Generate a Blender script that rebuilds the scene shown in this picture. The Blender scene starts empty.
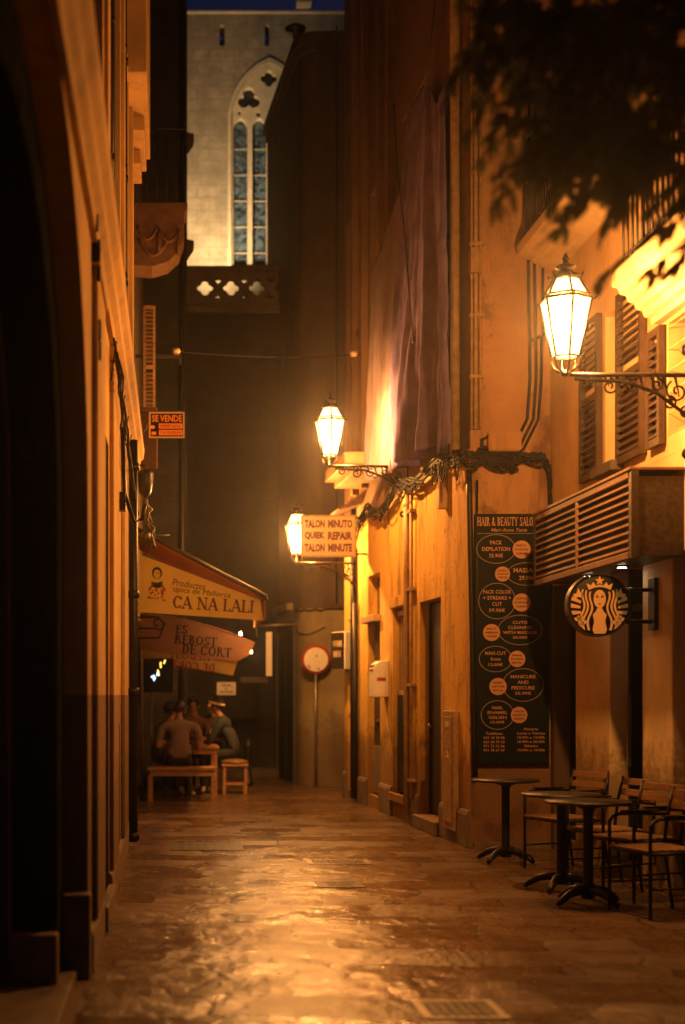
import bpy, bmesh, math, random
from mathutils import Vector, Matrix, noise
R = math.radians
PI = math.pi
random.seed(7)
scene = bpy.context.scene
COL = scene.collection
F = 1427.0          # focal length in pixels of the 1024 px frame
CX, HY, CH = 160.0, 695.0, 1.5

def at(px, py, d):
    return Vector(((px - CX) * d / F, d, CH + (HY - py) * d / F))

# ------------------------------------------------------------------ materials
def new_mat(name):
    m = bpy.data.materials.new(name)
    m.use_nodes = True
    nt = m.node_tree
    for n in list(nt.nodes):
        nt.nodes.remove(n)
    out = nt.nodes.new('ShaderNodeOutputMaterial')
    return m, nt, out

def N(nt, typ, **kw):
    n = nt.nodes.new(typ)
    for k, v in kw.items():
        if hasattr(n, k):
            setattr(n, k, v)
    return n

def mixcol(nt, fac, a, b, mode='MIX'):
    n = nt.nodes.new('ShaderNodeMix')
    n.data_type = 'RGBA'
    n.blend_type = mode
    for sock, v in ((n.inputs[0], fac), (n.inputs[6], a), (n.inputs[7], b)):
        if hasattr(v, 'links'):
            nt.links.new(v, sock)
        elif isinstance(v, (int, float)):
            sock.default_value = v
        else:
            sock.default_value = (*v, 1)
    return n.outputs[2]

def ramp(nt, src, p0, p1, c0=(0, 0, 0), c1=(1, 1, 1)):
    r = nt.nodes.new('ShaderNodeValToRGB')
    r.color_ramp.elements[0].position = p0
    r.color_ramp.elements[1].position = p1
    r.color_ramp.elements[0].color = (*c0, 1)
    r.color_ramp.elements[1].color = (*c1, 1)
    nt.links.new(src, r.inputs[0])
    return r.outputs[0]

def noise_tex(nt, vec, scale, detail=6, rough=.6, stretch=None):
    if stretch:
        mp = nt.nodes.new('ShaderNodeMapping')
        mp.inputs['Scale'].default_value = stretch
        nt.links.new(vec, mp.inputs['Vector'])
        vec = mp.outputs[0]
    n = nt.nodes.new('ShaderNodeTexNoise')
    n.inputs['Scale'].default_value = scale
    n.inputs['Detail'].default_value = detail
    n.inputs['Roughness'].default_value = rough
    nt.links.new(vec, n.inputs['Vector'])
    return n.outputs[0]

def bump(nt, h, strength, dist=.02, normal=None):
    b = nt.nodes.new('ShaderNodeBump')
    b.inputs['Strength'].default_value = strength
    b.inputs['Distance'].default_value = dist
    nt.links.new(h, b.inputs['Height'])
    if normal is not None:
        nt.links.new(normal, b.inputs['Normal'])
    return b.outputs[0]

def wpos(nt):
    return nt.nodes.new('ShaderNodeNewGeometry').outputs['Position']

def opos(nt):
    return nt.nodes.new('ShaderNodeTexCoord').outputs['Object']

def simple(name, col, rough=.5, metal=0.0, var=.25, scale=8, bstr=.15, spec=.5, stretch=None):
    m, nt, out = new_mat(name)
    p = nt.nodes.new('ShaderNodeBsdfPrincipled')
    nt.links.new(p.outputs[0], out.inputs[0])
    v = opos(nt)
    n1 = noise_tex(nt, v, scale, 5, .6, stretch)
    dark = tuple(c * (1 - var) for c in col)
    lite = tuple(min(1, c * (1 + var)) for c in col)
    f = ramp(nt, n1, .3, .7)
    nt.links.new(mixcol(nt, f, dark, lite), p.inputs['Base Color'])
    p.inputs['Metallic'].default_value = metal
    p.inputs['Roughness'].default_value = rough
    p.inputs['Specular IOR Level'].default_value = spec
    if bstr:
        nt.links.new(bump(nt, n1, bstr, .01), p.inputs['Normal'])
    return m

def stucco(name, col, dirt=(.12, .08, .05), dirt_amt=.6, streak=.5, rough=.85, dado=None, low_z=1.5, bstr=.35, patch=None):
    """Old painted render: blotches, vertical rain streaks, fine grain, and (if asked for) a second colour below a given height."""
    m, nt, out = new_mat(name)
    p = nt.nodes.new('ShaderNodeBsdfPrincipled')
    nt.links.new(p.outputs[0], out.inputs[0])
    v = wpos(nt)
    big = noise_tex(nt, v, .9, 7, .62)
    fine = noise_tex(nt, v, 26, 6, .7)
    c = mixcol(nt, ramp(nt, big, .35, .68), tuple(x * .72 for x in col), tuple(min(1, x * 1.12) for x in col))
    if patch:
        pn = noise_tex(nt, v, 1.7, 5, .5)
        c = mixcol(nt, ramp(nt, pn, .56, .6), c, patch)
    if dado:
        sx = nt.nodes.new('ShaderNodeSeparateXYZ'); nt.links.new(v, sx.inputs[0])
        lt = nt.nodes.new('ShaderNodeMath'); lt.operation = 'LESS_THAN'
        nt.links.new(sx.outputs[2], lt.inputs[0]); lt.inputs[1].default_value = low_z
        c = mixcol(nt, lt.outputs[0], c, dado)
    st = noise_tex(nt, v, 1.5, 7, .7, (2.4, 2.4, .5))
    sm = nt.nodes.new('ShaderNodeMath'); sm.operation = 'MULTIPLY'
    nt.links.new(ramp(nt, st, .5, .7), sm.inputs[0]); sm.inputs[1].default_value = streak
    c = mixcol(nt, sm.outputs[0], c, dirt)
    sp = noise_tex(nt, v, 5.5, 8, .75)
    sm2 = nt.nodes.new('ShaderNodeMath'); sm2.operation = 'MULTIPLY'
    nt.links.new(ramp(nt, sp, .58, .72), sm2.inputs[0]); sm2.inputs[1].default_value = dirt_amt
    c = mixcol(nt, sm2.outputs[0], c, dirt)
    # damp rising from the ground
    sz = nt.nodes.new('ShaderNodeSeparateXYZ'); nt.links.new(v, sz.inputs[0])
    ad = nt.nodes.new('ShaderNodeMath'); ad.operation = 'MULTIPLY_ADD'; nt.links.new(sp, ad.inputs[0]); ad.inputs[1].default_value = -1.6; nt.links.new(sz.outputs[2], ad.inputs[2])
    dm = ramp(nt, ad.outputs[0], 0.0, .35, (.7, .7, .7), (0, 0, 0))
    c = mixcol(nt, dm, c, dirt)
    nt.links.new(c, p.inputs['Base Color'])
    p.inputs['Roughness'].default_value = rough
    p.inputs['Specular IOR Level'].default_value = .25
    b1 = bump(nt, fine, bstr, .006)
    b2 = bump(nt, sp, bstr, .02, b1)
    nt.links.new(b2, p.inputs['Normal'])
    return m

def masonry(name, col, col2, bw=.7, bh=.32, mortar=(.2, .17, .13), axis='XZ', bstr=.5, msize=.012):
    m, nt, out = new_mat(name)
    p = nt.nodes.new('ShaderNodeBsdfPrincipled')
    nt.links.new(p.outputs[0], out.inputs[0])
    v = wpos(nt)
    sx = nt.nodes.new('ShaderNodeSeparateXYZ'); nt.links.new(v, sx.inputs[0])
    cb = nt.nodes.new('ShaderNodeCombineXYZ')
    nt.links.new(sx.outputs['XYZ'.index(axis[0])], cb.inputs[0]); nt.links.new(sx.outputs['XYZ'.index(axis[1])], cb.inputs[1])
    br = nt.nodes.new('ShaderNodeTexBrick')
    br.inputs['Scale'].default_value = 1
    br.inputs['Brick Width'].default_value = bw
    br.inputs['Row Height'].default_value = bh
    br.inputs['Mortar Size'].default_value = msize
    br.inputs['Color1'].default_value = (*col, 1); br.inputs['Color2'].default_value = (*col2, 1)
    br.inputs['Mortar'].default_value = (*mortar, 1)
    nt.links.new(cb.outputs[0], br.inputs['Vector'])
    big = noise_tex(nt, v, 1.3, 8, .7)
    c = mixcol(nt, ramp(nt, big, .40, .66), br.outputs[0], tuple(x * .5 for x in col))
    c = mixcol(nt, ramp(nt, noise_tex(nt, v, 3.7, 6, .7), .46, .66), c, tuple(x * .62 for x in col2))
    st = noise_tex(nt, v, 1.6, 6, .65, (2.5, 2.5, .2))
    c = mixcol(nt, ramp(nt, st, .55, .9), c, tuple(x * .4 for x in col))
    nt.links.new(c, p.inputs['Base Color'])
    p.inputs['Roughness'].default_value = .9
    p.inputs['Specular IOR Level'].default_value = .2
    inv = nt.nodes.new('ShaderNodeMath'); inv.operation = 'SUBTRACT'; inv.inputs[0].default_value = 1
    nt.links.new(br.outputs['Fac'], inv.inputs[1])
    b1 = bump(nt, inv.outputs[0], bstr, .015)
    b2 = bump(nt, noise_tex(nt, v, 14, 6, .7), bstr, .01, b1)
    nt.links.new(b2, p.inputs['Normal'])
    return m

def paving_mat():
    m, nt, out = new_mat('worn_flagstones')
    p = nt.nodes.new('ShaderNodeBsdfPrincipled')
    nt.links.new(p.outputs[0], out.inputs[0])
    v = wpos(nt)
    wob = nt.nodes.new('ShaderNodeTexNoise'); wob.inputs['Scale'].default_value = 1.4; wob.inputs['Detail'].default_value = 3
    nt.links.new(v, wob.inputs['Vector'])
    sub = nt.nodes.new('ShaderNodeVectorMath'); sub.operation = 'SUBTRACT'; nt.links.new(wob.outputs['Color'], sub.inputs[0]); sub.inputs[1].default_value = (.5, .5, .5)
    scl = nt.nodes.new('ShaderNodeVectorMath'); scl.operation = 'SCALE'; nt.links.new(sub.outputs[0], scl.inputs[0]); scl.inputs['Scale'].default_value = .42
    add = nt.nodes.new('ShaderNodeVectorMath'); add.operation = 'ADD'; nt.links.new(v, add.inputs[0]); nt.links.new(scl.outputs[0], add.inputs[1])
    mp = nt.nodes.new('ShaderNodeMapping'); mp.inputs['Rotation'].default_value = (0, 0, R(4)); mp.inputs['Location'].default_value = (.2, .1, 0)
    nt.links.new(add.outputs[0], mp.inputs[0])
    br = nt.nodes.new('ShaderNodeTexBrick')
    br.offset = .41; br.squash = 1.45; br.squash_frequency = 3; br.offset_frequency = 2
    br.inputs['Scale'].default_value = 1
    br.inputs['Brick Width'].default_value = .62
    br.inputs['Row Height'].default_value = .45
    br.inputs['Mortar Size'].default_value = .009
    br.inputs['Mortar Smooth'].default_value = .3
    br.inputs['Color1'].default_value = (0, 0, 0, 1); br.inputs['Color2'].default_value = (1, 1, 1, 1); br.inputs['Mortar'].default_value = (.5, .5, .5, 1)
    nt.links.new(mp.outputs[0], br.inputs['Vector'])
    stone = mixcol(nt, br.outputs[0], (.11, .064, .033), (.155, .09, .046))
    big = noise_tex(nt, v, .7, 7, .65)
    mid = noise_tex(nt, v, 3.1, 7, .7)
    c = mixcol(nt, ramp(nt, mid, .42, .7), stone, (.12, .08, .05))
    c = mixcol(nt, ramp(nt, big, .48, .75), c, (.10, .07, .045))
    c = mixcol(nt, br.outputs['Fac'], c, (.045, .03, .018))
    nt.links.new(c, p.inputs['Base Color'])
    # trodden stones are polished, others rough; grit breaks the gloss
    worn = mixcol(nt, .75, br.outputs[0], noise_tex(nt, v, 2.0, 8, .72))
    rs_ = ramp(nt, worn, .34, .62, (.42, .42, .42), (.17, .17, .17))
    nt.links.new(mixcol(nt, ramp(nt, noise_tex(nt, v, 38, 4, .7), .58, .75), rs_, (.55, .55, .55)), p.inputs['Roughness'])
    p.inputs['Specular IOR Level'].default_value = .5
    inv = nt.nodes.new('ShaderNodeMath'); inv.operation = 'SUBTRACT'; inv.inputs[0].default_value = 1
    nt.links.new(br.outputs['Fac'], inv.inputs[1])
    b1 = bump(nt, inv.outputs[0], .8, .015)
    b2 = bump(nt, noise_tex(nt, v, 3.6, 5, .6), .65, .05, b1)
    b3 = bump(nt, br.outputs[0], .3, .012, b2)
    b4 = bump(nt, noise_tex(nt, v, 24, 6, .7), .25, .008, b3)
    # every flag lies a little out of level
    wn = nt.nodes.new('ShaderNodeTexWhiteNoise'); wn.noise_dimensions = '3D'; nt.links.new(br.outputs[0], wn.inputs['Vector'])
    s1 = nt.nodes.new('ShaderNodeVectorMath'); s1.operation = 'SUBTRACT'; nt.links.new(wn.outputs['Color'], s1.inputs[0]); s1.inputs[1].default_value = (.5, .5, .5)
    s2 = nt.nodes.new('ShaderNodeVectorMath'); s2.operation = 'MULTIPLY'; nt.links.new(s1.outputs[0], s2.inputs[0]); s2.inputs[1].default_value = (.05, .05, 0)
    s3 = nt.nodes.new('ShaderNodeVectorMath'); s3.operation = 'ADD'; nt.links.new(b4, s3.inputs[0]); nt.links.new(s2.outputs[0], s3.inputs[1])
    s4 = nt.nodes.new('ShaderNodeVectorMath'); s4.operation = 'NORMALIZE'; nt.links.new(s3.outputs[0], s4.inputs[0])
    nt.links.new(s4.outputs[0], p.inputs['Normal'])
    return m

def cloth(name, col, trans=.4, var=.2, rough=.9, stains=0.0):
    m, nt, out = new_mat(name)
    d = nt.nodes.new('ShaderNodeBsdfDiffuse'); t = nt.nodes.new('ShaderNodeBsdfTranslucent')
    mx = nt.nodes.new('ShaderNodeMixShader'); mx.inputs[0].default_value = trans
    v = opos(nt)
    n1 = noise_tex(nt, v, 2.5, 6, .6)
    c = mixcol(nt, ramp(nt, n1, .35, .7), tuple(x * (1 - var) for x in col), tuple(min(1, x * (1 + var)) for x in col))
    if stains:
        sm = nt.nodes.new('ShaderNodeMath'); sm.operation = 'MULTIPLY'; sm.inputs[1].default_value = stains
        nt.links.new(ramp(nt, noise_tex(nt, v, 1.4, 7, .7, (2.2, 2.2, .35)), .52, .72), sm.inputs[0])
        c = mixcol(nt, sm.outputs[0], c, tuple(x * .25 for x in col))
    nt.links.new(c, d.inputs[0]); nt.links.new(c, t.inputs[0])
    b = bump(nt, noise_tex(nt, v, 120, 3, .6), .2, .002)
    nt.links.new(b, d.inputs['Normal'])
    nt.links.new(d.outputs[0], mx.inputs[1]); nt.links.new(t.outputs[0], mx.inputs[2])
    nt.links.new(mx.outputs[0], out.inputs[0])
    return m

def emit(name, col, strength):
    m, nt, out = new_mat(name)
    e = nt.nodes.new('ShaderNodeEmission')
    e.inputs[0].default_value = (*col, 1); e.inputs[1].default_value = strength
    nt.links.new(e.outputs[0], out.inputs[0])
    return m

def pane_mat(name, col, strength, clear):
    """Lit frosted lantern pane: glows, and lets part of its lamp's light through."""
    m, nt, out = new_mat(name)
    e = nt.nodes.new('ShaderNodeEmission'); e.inputs[0].default_value = (*col, 1); e.inputs[1].default_value = strength / (1 - clear)
    t = nt.nodes.new('ShaderNodeBsdfTransparent'); mx = nt.nodes.new('ShaderNodeMixShader'); mx.inputs[0].default_value = clear
    nt.links.new(e.outputs[0], mx.inputs[1]); nt.links.new(t.outputs[0], mx.inputs[2]); nt.links.new(mx.outputs[0], out.inputs[0])
    return m

def faint_glow(name, col, ecol, strength):
    """Print face with a weak emission added to brighten its colour."""
    m, nt, out = new_mat(name)
    p = nt.nodes.new('ShaderNodeBsdfPrincipled'); p.inputs['Base Color'].default_value = (*col, 1); p.inputs['Roughness'].default_value = .5
    p.inputs['Emission Color'].default_value = (*ecol, 1); p.inputs['Emission Strength'].default_value = strength
    nt.links.new(p.outputs[0], out.inputs[0])
    return m

def leaded_mat():
    m, nt, out = new_mat('leaded_glass')
    p = nt.nodes.new('ShaderNodeBsdfPrincipled')
    nt.links.new(p.outputs[0], out.inputs[0])
    v = wpos(nt)
    vo = nt.nodes.new('ShaderNodeTexVoronoi'); vo.inputs['Scale'].default_value = 15
    nt.links.new(v, vo.inputs['Vector'])
    sx = nt.nodes.new('ShaderNodeSeparateColor'); nt.links.new(vo.outputs['Color'], sx.inputs[0])
    c = mixcol(nt, sx.outputs[0], (.006, .014, .03), (.10, .15, .2))
    nt.links.new(c, p.inputs['Base Color'])
    p.inputs['Roughness'].default_value = .4
    nt.links.new(bump(nt, vo.outputs['Distance'], .3, .02), p.inputs['Normal'])
    return m

LAMP_W = 880
LAMP = (1.0, .39, .088)
M = dict(
    left=stucco('ochre_render', (.60, .38, .14), dado=(.22, .13, .07), low_z=1.5, streak=.4, dirt_amt=.4),  # wall colour turns darker below a fixed height
    left_trim=stucco('ochre_trim', (.56, .35, .14), streak=.35, dirt_amt=.3),
    darkwall=stucco('old_dark_render', (.09, .065, .05), streak=.6),
    right_up=stucco('dimmed_upper_render', (.20, .115, .06), dirt=(.07, .04, .025), streak=.6, dirt_amt=.7, bstr=.6),  # darker pilaster colour stands in for lamplight fading upward
    right=stucco('yellow_render', (.17, .10, .055), dado=(.66, .40, .085), low_z=3.92, dirt=(.13, .06, .025), streak=.75, dirt_amt=.9, bstr=.8, ),  # upper wall's dimness is put into its colour; lower band is yellow paint
    front=stucco('patched_render', (.47, .27, .13), dirt=(.10, .05, .03), streak=.7, dirt_amt=.9, bstr=.9, patch=(.25, .15, .085)),
    cafe=stucco('cafe_render', (.55, .36, .17), streak=.3, dirt_amt=.25),
    pillar=stucco('pillar_paint', (.66, .50, .28), streak=.2, dirt_amt=.15),
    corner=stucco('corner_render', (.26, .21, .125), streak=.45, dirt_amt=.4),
    corner_up=stucco('corner_dimmed_render', (.07, .05, .038), streak=.6),  # upper wall's fade into darkness is put into this colour
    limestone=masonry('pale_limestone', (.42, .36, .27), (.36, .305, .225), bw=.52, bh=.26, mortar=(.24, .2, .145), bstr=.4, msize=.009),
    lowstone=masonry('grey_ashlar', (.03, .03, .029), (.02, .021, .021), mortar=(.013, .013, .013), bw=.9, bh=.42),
    carved=simple('carved_limestone', (.48, .41, .30), .85, var=.15, scale=5),
    darkstone=simple('dark_stone', (.06, .045, .036), .85, var=.4, scale=4, bstr=.4),
    plinth=simple('plinth_stone', (.15, .105, .07), .8, var=.35, scale=4, bstr=.4),
    slab=stucco('balcony_plaster', (.60, .45, .25), streak=.2, dirt_amt=.3),
    paving=paving_mat(),
    iron=simple('black_iron', (.022, .02, .018), .45, .6, .3, 20, .1),
    lampiron=simple('lamp_iron', (.035, .028, .02), .4, .7, .3, 30, .1),
    castiron=simple('cast_iron', (.06, .05, .04), .45, .7, .4, 30, .3),
    steel=simple('grey_steel', (.30, .27, .24), .4, .8, .2, 20, .05),
    zinc=simple('painted_pipe', (.34, .22, .10), .6, .1, .3, 12, .1),
    darkwood=simple('dark_wood', (.02, .015, .011), .6, 0, .4, 6, .25, stretch=(6, 6, .6)),
    blackdoor=simple('weathered_door_paint', (.012, .013, .013), .6, 0, .3, 6, .2, spec=.2),
    greydoor=simple('grey_door_paint', (.04, .033, .025), .5, 0, .25, 5, .2, stretch=(5, 5, .5)),
    shutter=simple('brown_shutter_paint', (.045, .026, .015), .6, 0, .3, 9, .15, spec=.25),
    slat=simple('teak_slats', (.19, .105, .05), .5, 0, .35, 9, .2, stretch=(8, 1, 8)),
    benchwood=simple('bench_wood', (.30, .15, .06), .55, 0, .35, 6, .2, stretch=(1, 6, 6)),
    glass=simple('dark_glass', (.012, .013, .014), .08, 0, .2, 3, 0),
    leaded=leaded_mat(),
    louvre=simple('brown_louvre_paint', (.17, .09, .045), .6, .1, .3, 12, .1),
    cream=simple('cream_panel_paint', (.62, .48, .28), .6, 0, .12, 5, .1),
    white=simple('white_enamel', (.74, .70, .62), .4, 0, .08, 9, .03),
    red=simple('red_enamel', (.36, .03, .025), .4, 0, .15, 9, .03),
    board=simple('salon_board_black', (.008, .012, .013), .6, 0, .2, 5, .05, spec=.12),
    boardtext=simple('board_print', (.52, .29, .15), .6, 0, .1, 12, 0),
    boardline=simple('board_outline', (.26, .21, .15), .6, 0, .1, 12, 0),
    disc=simple('board_discs', (.55, .27, .13), .55, 0, .1, 8, 0),
    signface=simple('sign_face_amber', (.62, .36, .15), .5, 0, .12, 7, .03),
    signtext=simple('sign_red_brown', (.07, .012, .008), .6, 0, .15, 9, 0),
    portal_shade=simple('shade_black_stone', (.016, .017, .017), 1.0, 0, .5, 7, .3, spec=0.0),  # portal recess: its shade away from the lamps is put into this colour
    black=simple('black_plastic', (.008, .009, .009), .55, 0, .2, 9, 0, spec=.2),
    orange=simple('orange_print', (.95, .36, .05), .5, 0, .1, 9, 0),
    awn=cloth('awning_amber', (1.0, .82, .28), .58, .08),
    awnb=cloth('awning_rust', (.40, .18, .09), .35, .15),
    awny=cloth('awning_yellow', (.85, .60, .18), .55, .1),
    awntext=simple('awning_print', (.09, .02, .012), .8, 0, .15, 9, 0),
    awnred=simple('awning_red_print', (.42, .05, .03), .8, 0, .2, 9, 0),
    tarp=cloth('violet_tarpaulin', (.27, .22, .46), .38, .3, stains=.75),
    tarp_pale=cloth('pale_netting', (.42, .34, .40), .55, .15, stains=.25),
    cable=simple('black_cable', (.009, .008, .008), .7, 0, .3, 20, .1, spec=.2),
    pvc=simple('ochre_box', (.50, .33, .14), .6, 0, .15, 9, .05),
    leaf=cloth('tree_leaf', (.10, .095, .04), .4, .35),
    bark=simple('bark', (.10, .07, .045), .9, 0, .4, 12, .5, stretch=(4, 4, .7)),
    siren=faint_glow('cream_print', (.52, .29, .085), (1, .50, .12), .08),
    skin=simple('skin', (.30, .16, .10), .5, 0, .1, 9, .02),
    hair=simple('dark_hair', (.012, .009, .007), .5, 0, .3, 40, .3),
    trousers=simple('dark_trousers', (.022, .022, .028), .9, 0, .2, 9, .1),
    shoe=simple('pale_shoe', (.30, .24, .18), .6, 0, .2, 9, .05),
    shirt_grey=simple('grey_cotton', (.17, .125, .10), .9, 0, .15, 9, .2),
    shirt_pale=simple('pale_cotton', (.15, .09, .06), .9, 0, .15, 9, .2),
    shirt_rust=simple('rust_cotton', (.12, .06, .04), .9, 0, .15, 9, .2),
    shirt_dark=simple('dark_cotton', (.05, .035, .03), .9, 0, .15, 9, .2),
    shirt_blue=simple('navy_cotton', (.022, .032, .045), .9, 0, .2, 9, .2),
    band=simple('white_headband', (.70, .58, .38), .8, 0, .05, 9, .05),
    lamp=pane_mat('lamp_glass', (1, .54, .15), 12, .7), lamp_roof=pane_mat('lamp_roof_glass', (1, .54, .17), 8, .07),
    led=emit('led_lens', (1, .80, .55), 38),
    neon_blue=emit('shop_light_blue', (.45, .65, 1), 3.0),
    neon_gold=emit('shop_light_gold', (1, .6, .12), 2.6),
    bulb=emit('small_bulb', (1, .55, .2), 1900),
    flood=emit('flood_lens', (1, .78, .42), 60),
    tile=simple('roof_tile', (.08, .04, .025), .85, 0, .3, 6, .3),
    ground=simple('foundation', (.08, .07, .06), .9),
)

# ------------------------------------------------------------------ mesh builder
class MB:
    def __init__(s):
        s.v, s.f, s.mi, s.sm = [], [], [], []
    def add(s, vs, fs, mi=0, smooth=False, T=None):
        o = len(s.v)
        s.v += [tuple(T @ Vector(p)) if T else tuple(p) for p in vs]
        for f in fs:
            s.f.append(tuple(o + i for i in f)); s.mi.append(mi); s.sm.append(smooth)
        return s
    def box(s, x0, x1, y0, y1, z0, z1, mi=0, T=None):
        vs = [(x0, y0, z0), (x1, y0, z0), (x1, y1, z0), (x0, y1, z0), (x0, y0, z1), (x1, y0, z1), (x1, y1, z1), (x0, y1, z1)]
        return s.add(vs, [(0, 3, 2, 1), (4, 5, 6, 7), (0, 1, 5, 4), (1, 2, 6, 5), (2, 3, 7, 6), (3, 0, 4, 7)], mi, False, T)
    def tube(s, pts, r, n=8, mi=0, T=None, closed=False):
        pts = [Vector(p) for p in pts]
        if not isinstance(r, (list, tuple)):
            r = [r] * len(pts)
        vs, fs = [], []
        up = None
        m = len(pts)
        for i, p in enumerate(pts):
            a = pts[(i - 1) % m] if (closed or i > 0) else p
            b = pts[(i + 1) % m] if (closed or i < m - 1) else p
            t = (b - a).normalized()
            if up is None:
                up = Vector((0, 0, 1)) if abs(t.z) < .9 else Vector((1, 0, 0))
            x = t.cross(up)
            if x.length < 1e-5:
                x = t.orthogonal()
            x.normalize(); y = x.cross(t).normalized(); up = y
            for k in range(n):
                an = 2 * PI * k / n
                vs.append(p + x * (math.cos(an) * r[i]) + y * (math.sin(an) * r[i]))
        for i in range(m if closed else m - 1):
            for k in range(n):
                a, b = i * n + k, i * n + (k + 1) % n
                c, d = ((i + 1) % m) * n + (k + 1) % n, ((i + 1) % m) * n + k
                fs.append((a, b, c, d))
        if not closed:
            fs.append(tuple(range(n - 1, -1, -1))); fs.append(tuple((m - 1) * n + k for k in range(n)))
        return s.add(vs, fs, mi, True, T)
    def lathe(s, prof, n=24, mi=0, T=None, smooth=True, rot=0.0):
        vs, fs = [], []
        for r, z in prof:
            for k in range(n):
                an = rot + 2 * PI * k / n
                vs.append((r * math.cos(an), r * math.sin(an), z))
        for i in range(len(prof) - 1):
            for k in range(n):
                fs.append((i * n + k, i * n + (k + 1) % n, (i + 1) * n + (k + 1) % n, (i + 1) * n + k))
        fs.append(tuple(range(n - 1, -1, -1))); fs.append(tuple((len(prof) - 1) * n + k for k in range(n)))
        return s.add(vs, fs, mi, smooth, T)
    def prism(s, poly, a, b, axis='y', mi=0, T=None):
        """poly in the plane normal to AXIS, extruded from a to b."""
        def P(u, w, t):
            return {'y': (u, t, w), 'x': (t, u, w), 'z': (u, w, t)}[axis]
        n = len(poly)
        vs = [P(u, w, a) for u, w in poly] + [P(u, w, b) for u, w in poly]
        fs = [tuple(range(n - 1, -1, -1)), tuple(range(n, 2 * n))] + [(i, (i + 1) % n, n + (i + 1) % n, n + i) for i in range(n)]
        return s.add(vs, fs, mi, False, T)
    def build(s, name, mat, parent=None, off=None, bevel=0.0, seg=2, recalc=True, loc=None):
        me = bpy.data.meshes.new(name)
        o3 = Vector(list(off)) if off is not None else (Vector(list(parent.get('_o'))) if parent is not None and parent.get('_o') is not None else Vector((0, 0, 0)))
        if loc is not None and parent is None:
            o3 = Vector(loc)
        me.from_pydata([tuple(Vector(p) - o3) for p in s.v], [], s.f)
        mats = mat if isinstance(mat, (list, tuple)) else [mat]
        for m in mats:
            me.materials.append(m)
        me.polygons.foreach_set('material_index', s.mi)
        me.polygons.foreach_set('use_smooth', s.sm)
        me.update()
        if recalc:
            bm = bmesh.new(); bm.from_mesh(me)
            bmesh.ops.recalc_face_normals(bm, faces=bm.faces)
            bm.to_mesh(me); bm.free()
        ob = bpy.data.objects.new(name, me)
        COL.objects.link(ob)
        if parent is not None:
            ob.parent = parent
            ob['_o'] = list(o3)
        else:
            ob.location = o3
            ob['_o'] = list(o3)
        if bevel:
            bv = ob.modifiers.new('bevel', 'BEVEL'); bv.width = bevel; bv.segments = seg; bv.limit_method = 'ANGLE'; bv.angle_limit = R(40)
        return ob

def tag(o, label=None, cat=None, group=None, kind=None):
    if label: o['label'] = label
    if cat: o['category'] = cat
    if group: o['group'] = group
    if kind: o['kind'] = kind
    return o

def thing(name, label, cat, loc=(0, 0, 0), group=None, rz=0.0, local=False):
    """An Empty at the base; parts are given in world coordinates unless LOCAL."""
    o = bpy.data.objects.new(name, None)
    o.empty_display_size = .2
    COL.objects.link(o)
    o.location = loc
    o.rotation_euler = (0, 0, rz)
    o['_o'] = [0, 0, 0] if local else list(loc)
    return tag(o, label, cat, group)

def copy_tree(o, parent=None):
    c = o.copy(); COL.objects.link(c)
    if parent is not None: c.parent = parent
    for ch in [x for x in bpy.data.objects if x.parent == o]:
        copy_tree(ch, c)
    return c

def frame(O, u, v, n):
    m = Matrix.Identity(4)
    for i, a in enumerate((u, v, n)):
        for j in range(3): m[j][i] = a[j]
    for j in range(3): m[j][3] = O[j]
    return m

_tmp = []
def fill2d(loops, thick):
    """Filled outline with holes -> (verts, faces); local z from -thick to 0."""
    cu = bpy.data.curves.new('outline', 'CURVE')
    cu.dimensions = '2D'; cu.fill_mode = 'BOTH'; cu.extrude = thick / 2
    for lp in loops:
        sp = cu.splines.new('POLY'); sp.points.add(len(lp) - 1)
        for q, (x, y) in zip(sp.points, lp): q.co = (x, y, 0, 1)
        sp.use_cyclic_u = True
    ob = bpy.data.objects.new('outline', cu); COL.objects.link(ob)
    dg = bpy.context.evaluated_depsgraph_get()
    me = bpy.data.meshes.new_from_object(ob.evaluated_get(dg))
    vs = [(p.co.x, p.co.y, p.co.z - thick / 2) for p in me.vertices]
    fs = [tuple(p.vertices) for p in me.polygons]
    bpy.data.objects.remove(ob); bpy.data.curves.remove(cu); bpy.data.meshes.remove(me)
    return vs, fs

def plate(mb, loops, thick, T, mi=0):
    vs, fs = fill2d(loops, thick)
    return mb.add(vs, fs, mi, False, T)

def rect(a, b, c, d):
    return [(a, c), (b, c), (b, d), (a, d)]

def arch(a, b, z0, zs, zt, n=16):
    cx, rx = (a + b) / 2, (b - a) / 2
    return [(a, z0), (b, z0)] + [(cx + rx * math.cos(PI * k / n), zs + (zt - zs) * math.sin(PI * k / n)) for k in range(n + 1)]

def ell(cx, cy, rx, ry, n=32):
    return [(cx + rx * math.cos(2 * PI * k / n), cy + ry * math.sin(2 * PI * k / n)) for k in range(n)]

# ------------------------------------------------------------------ lettering
_fontcache = {}
def glyphs(body, shear=0.0, bold=0.0):
    key = (body, shear, bold)
    if key in _fontcache: return _fontcache[key]
    cu = bpy.data.curves.new('lettering', 'FONT')
    cu.body = body; cu.size = 1; cu.shear = shear; cu.offset = bold; cu.resolution_u = 2
    ob = bpy.data.objects.new('lettering', cu); COL.objects.link(ob)
    dg = bpy.context.evaluated_depsgraph_get()
    me = bpy.data.meshes.new_from_object(ob.evaluated_get(dg))
    vs = [(p.co.x, p.co.y) for p in me.vertices]; fs = [tuple(p.vertices) for p in me.polygons]
    bpy.data.objects.remove(ob); bpy.data.curves.remove(cu); bpy.data.meshes.remove(me)
    _fontcache[key] = (vs, fs)
    return vs, fs

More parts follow.
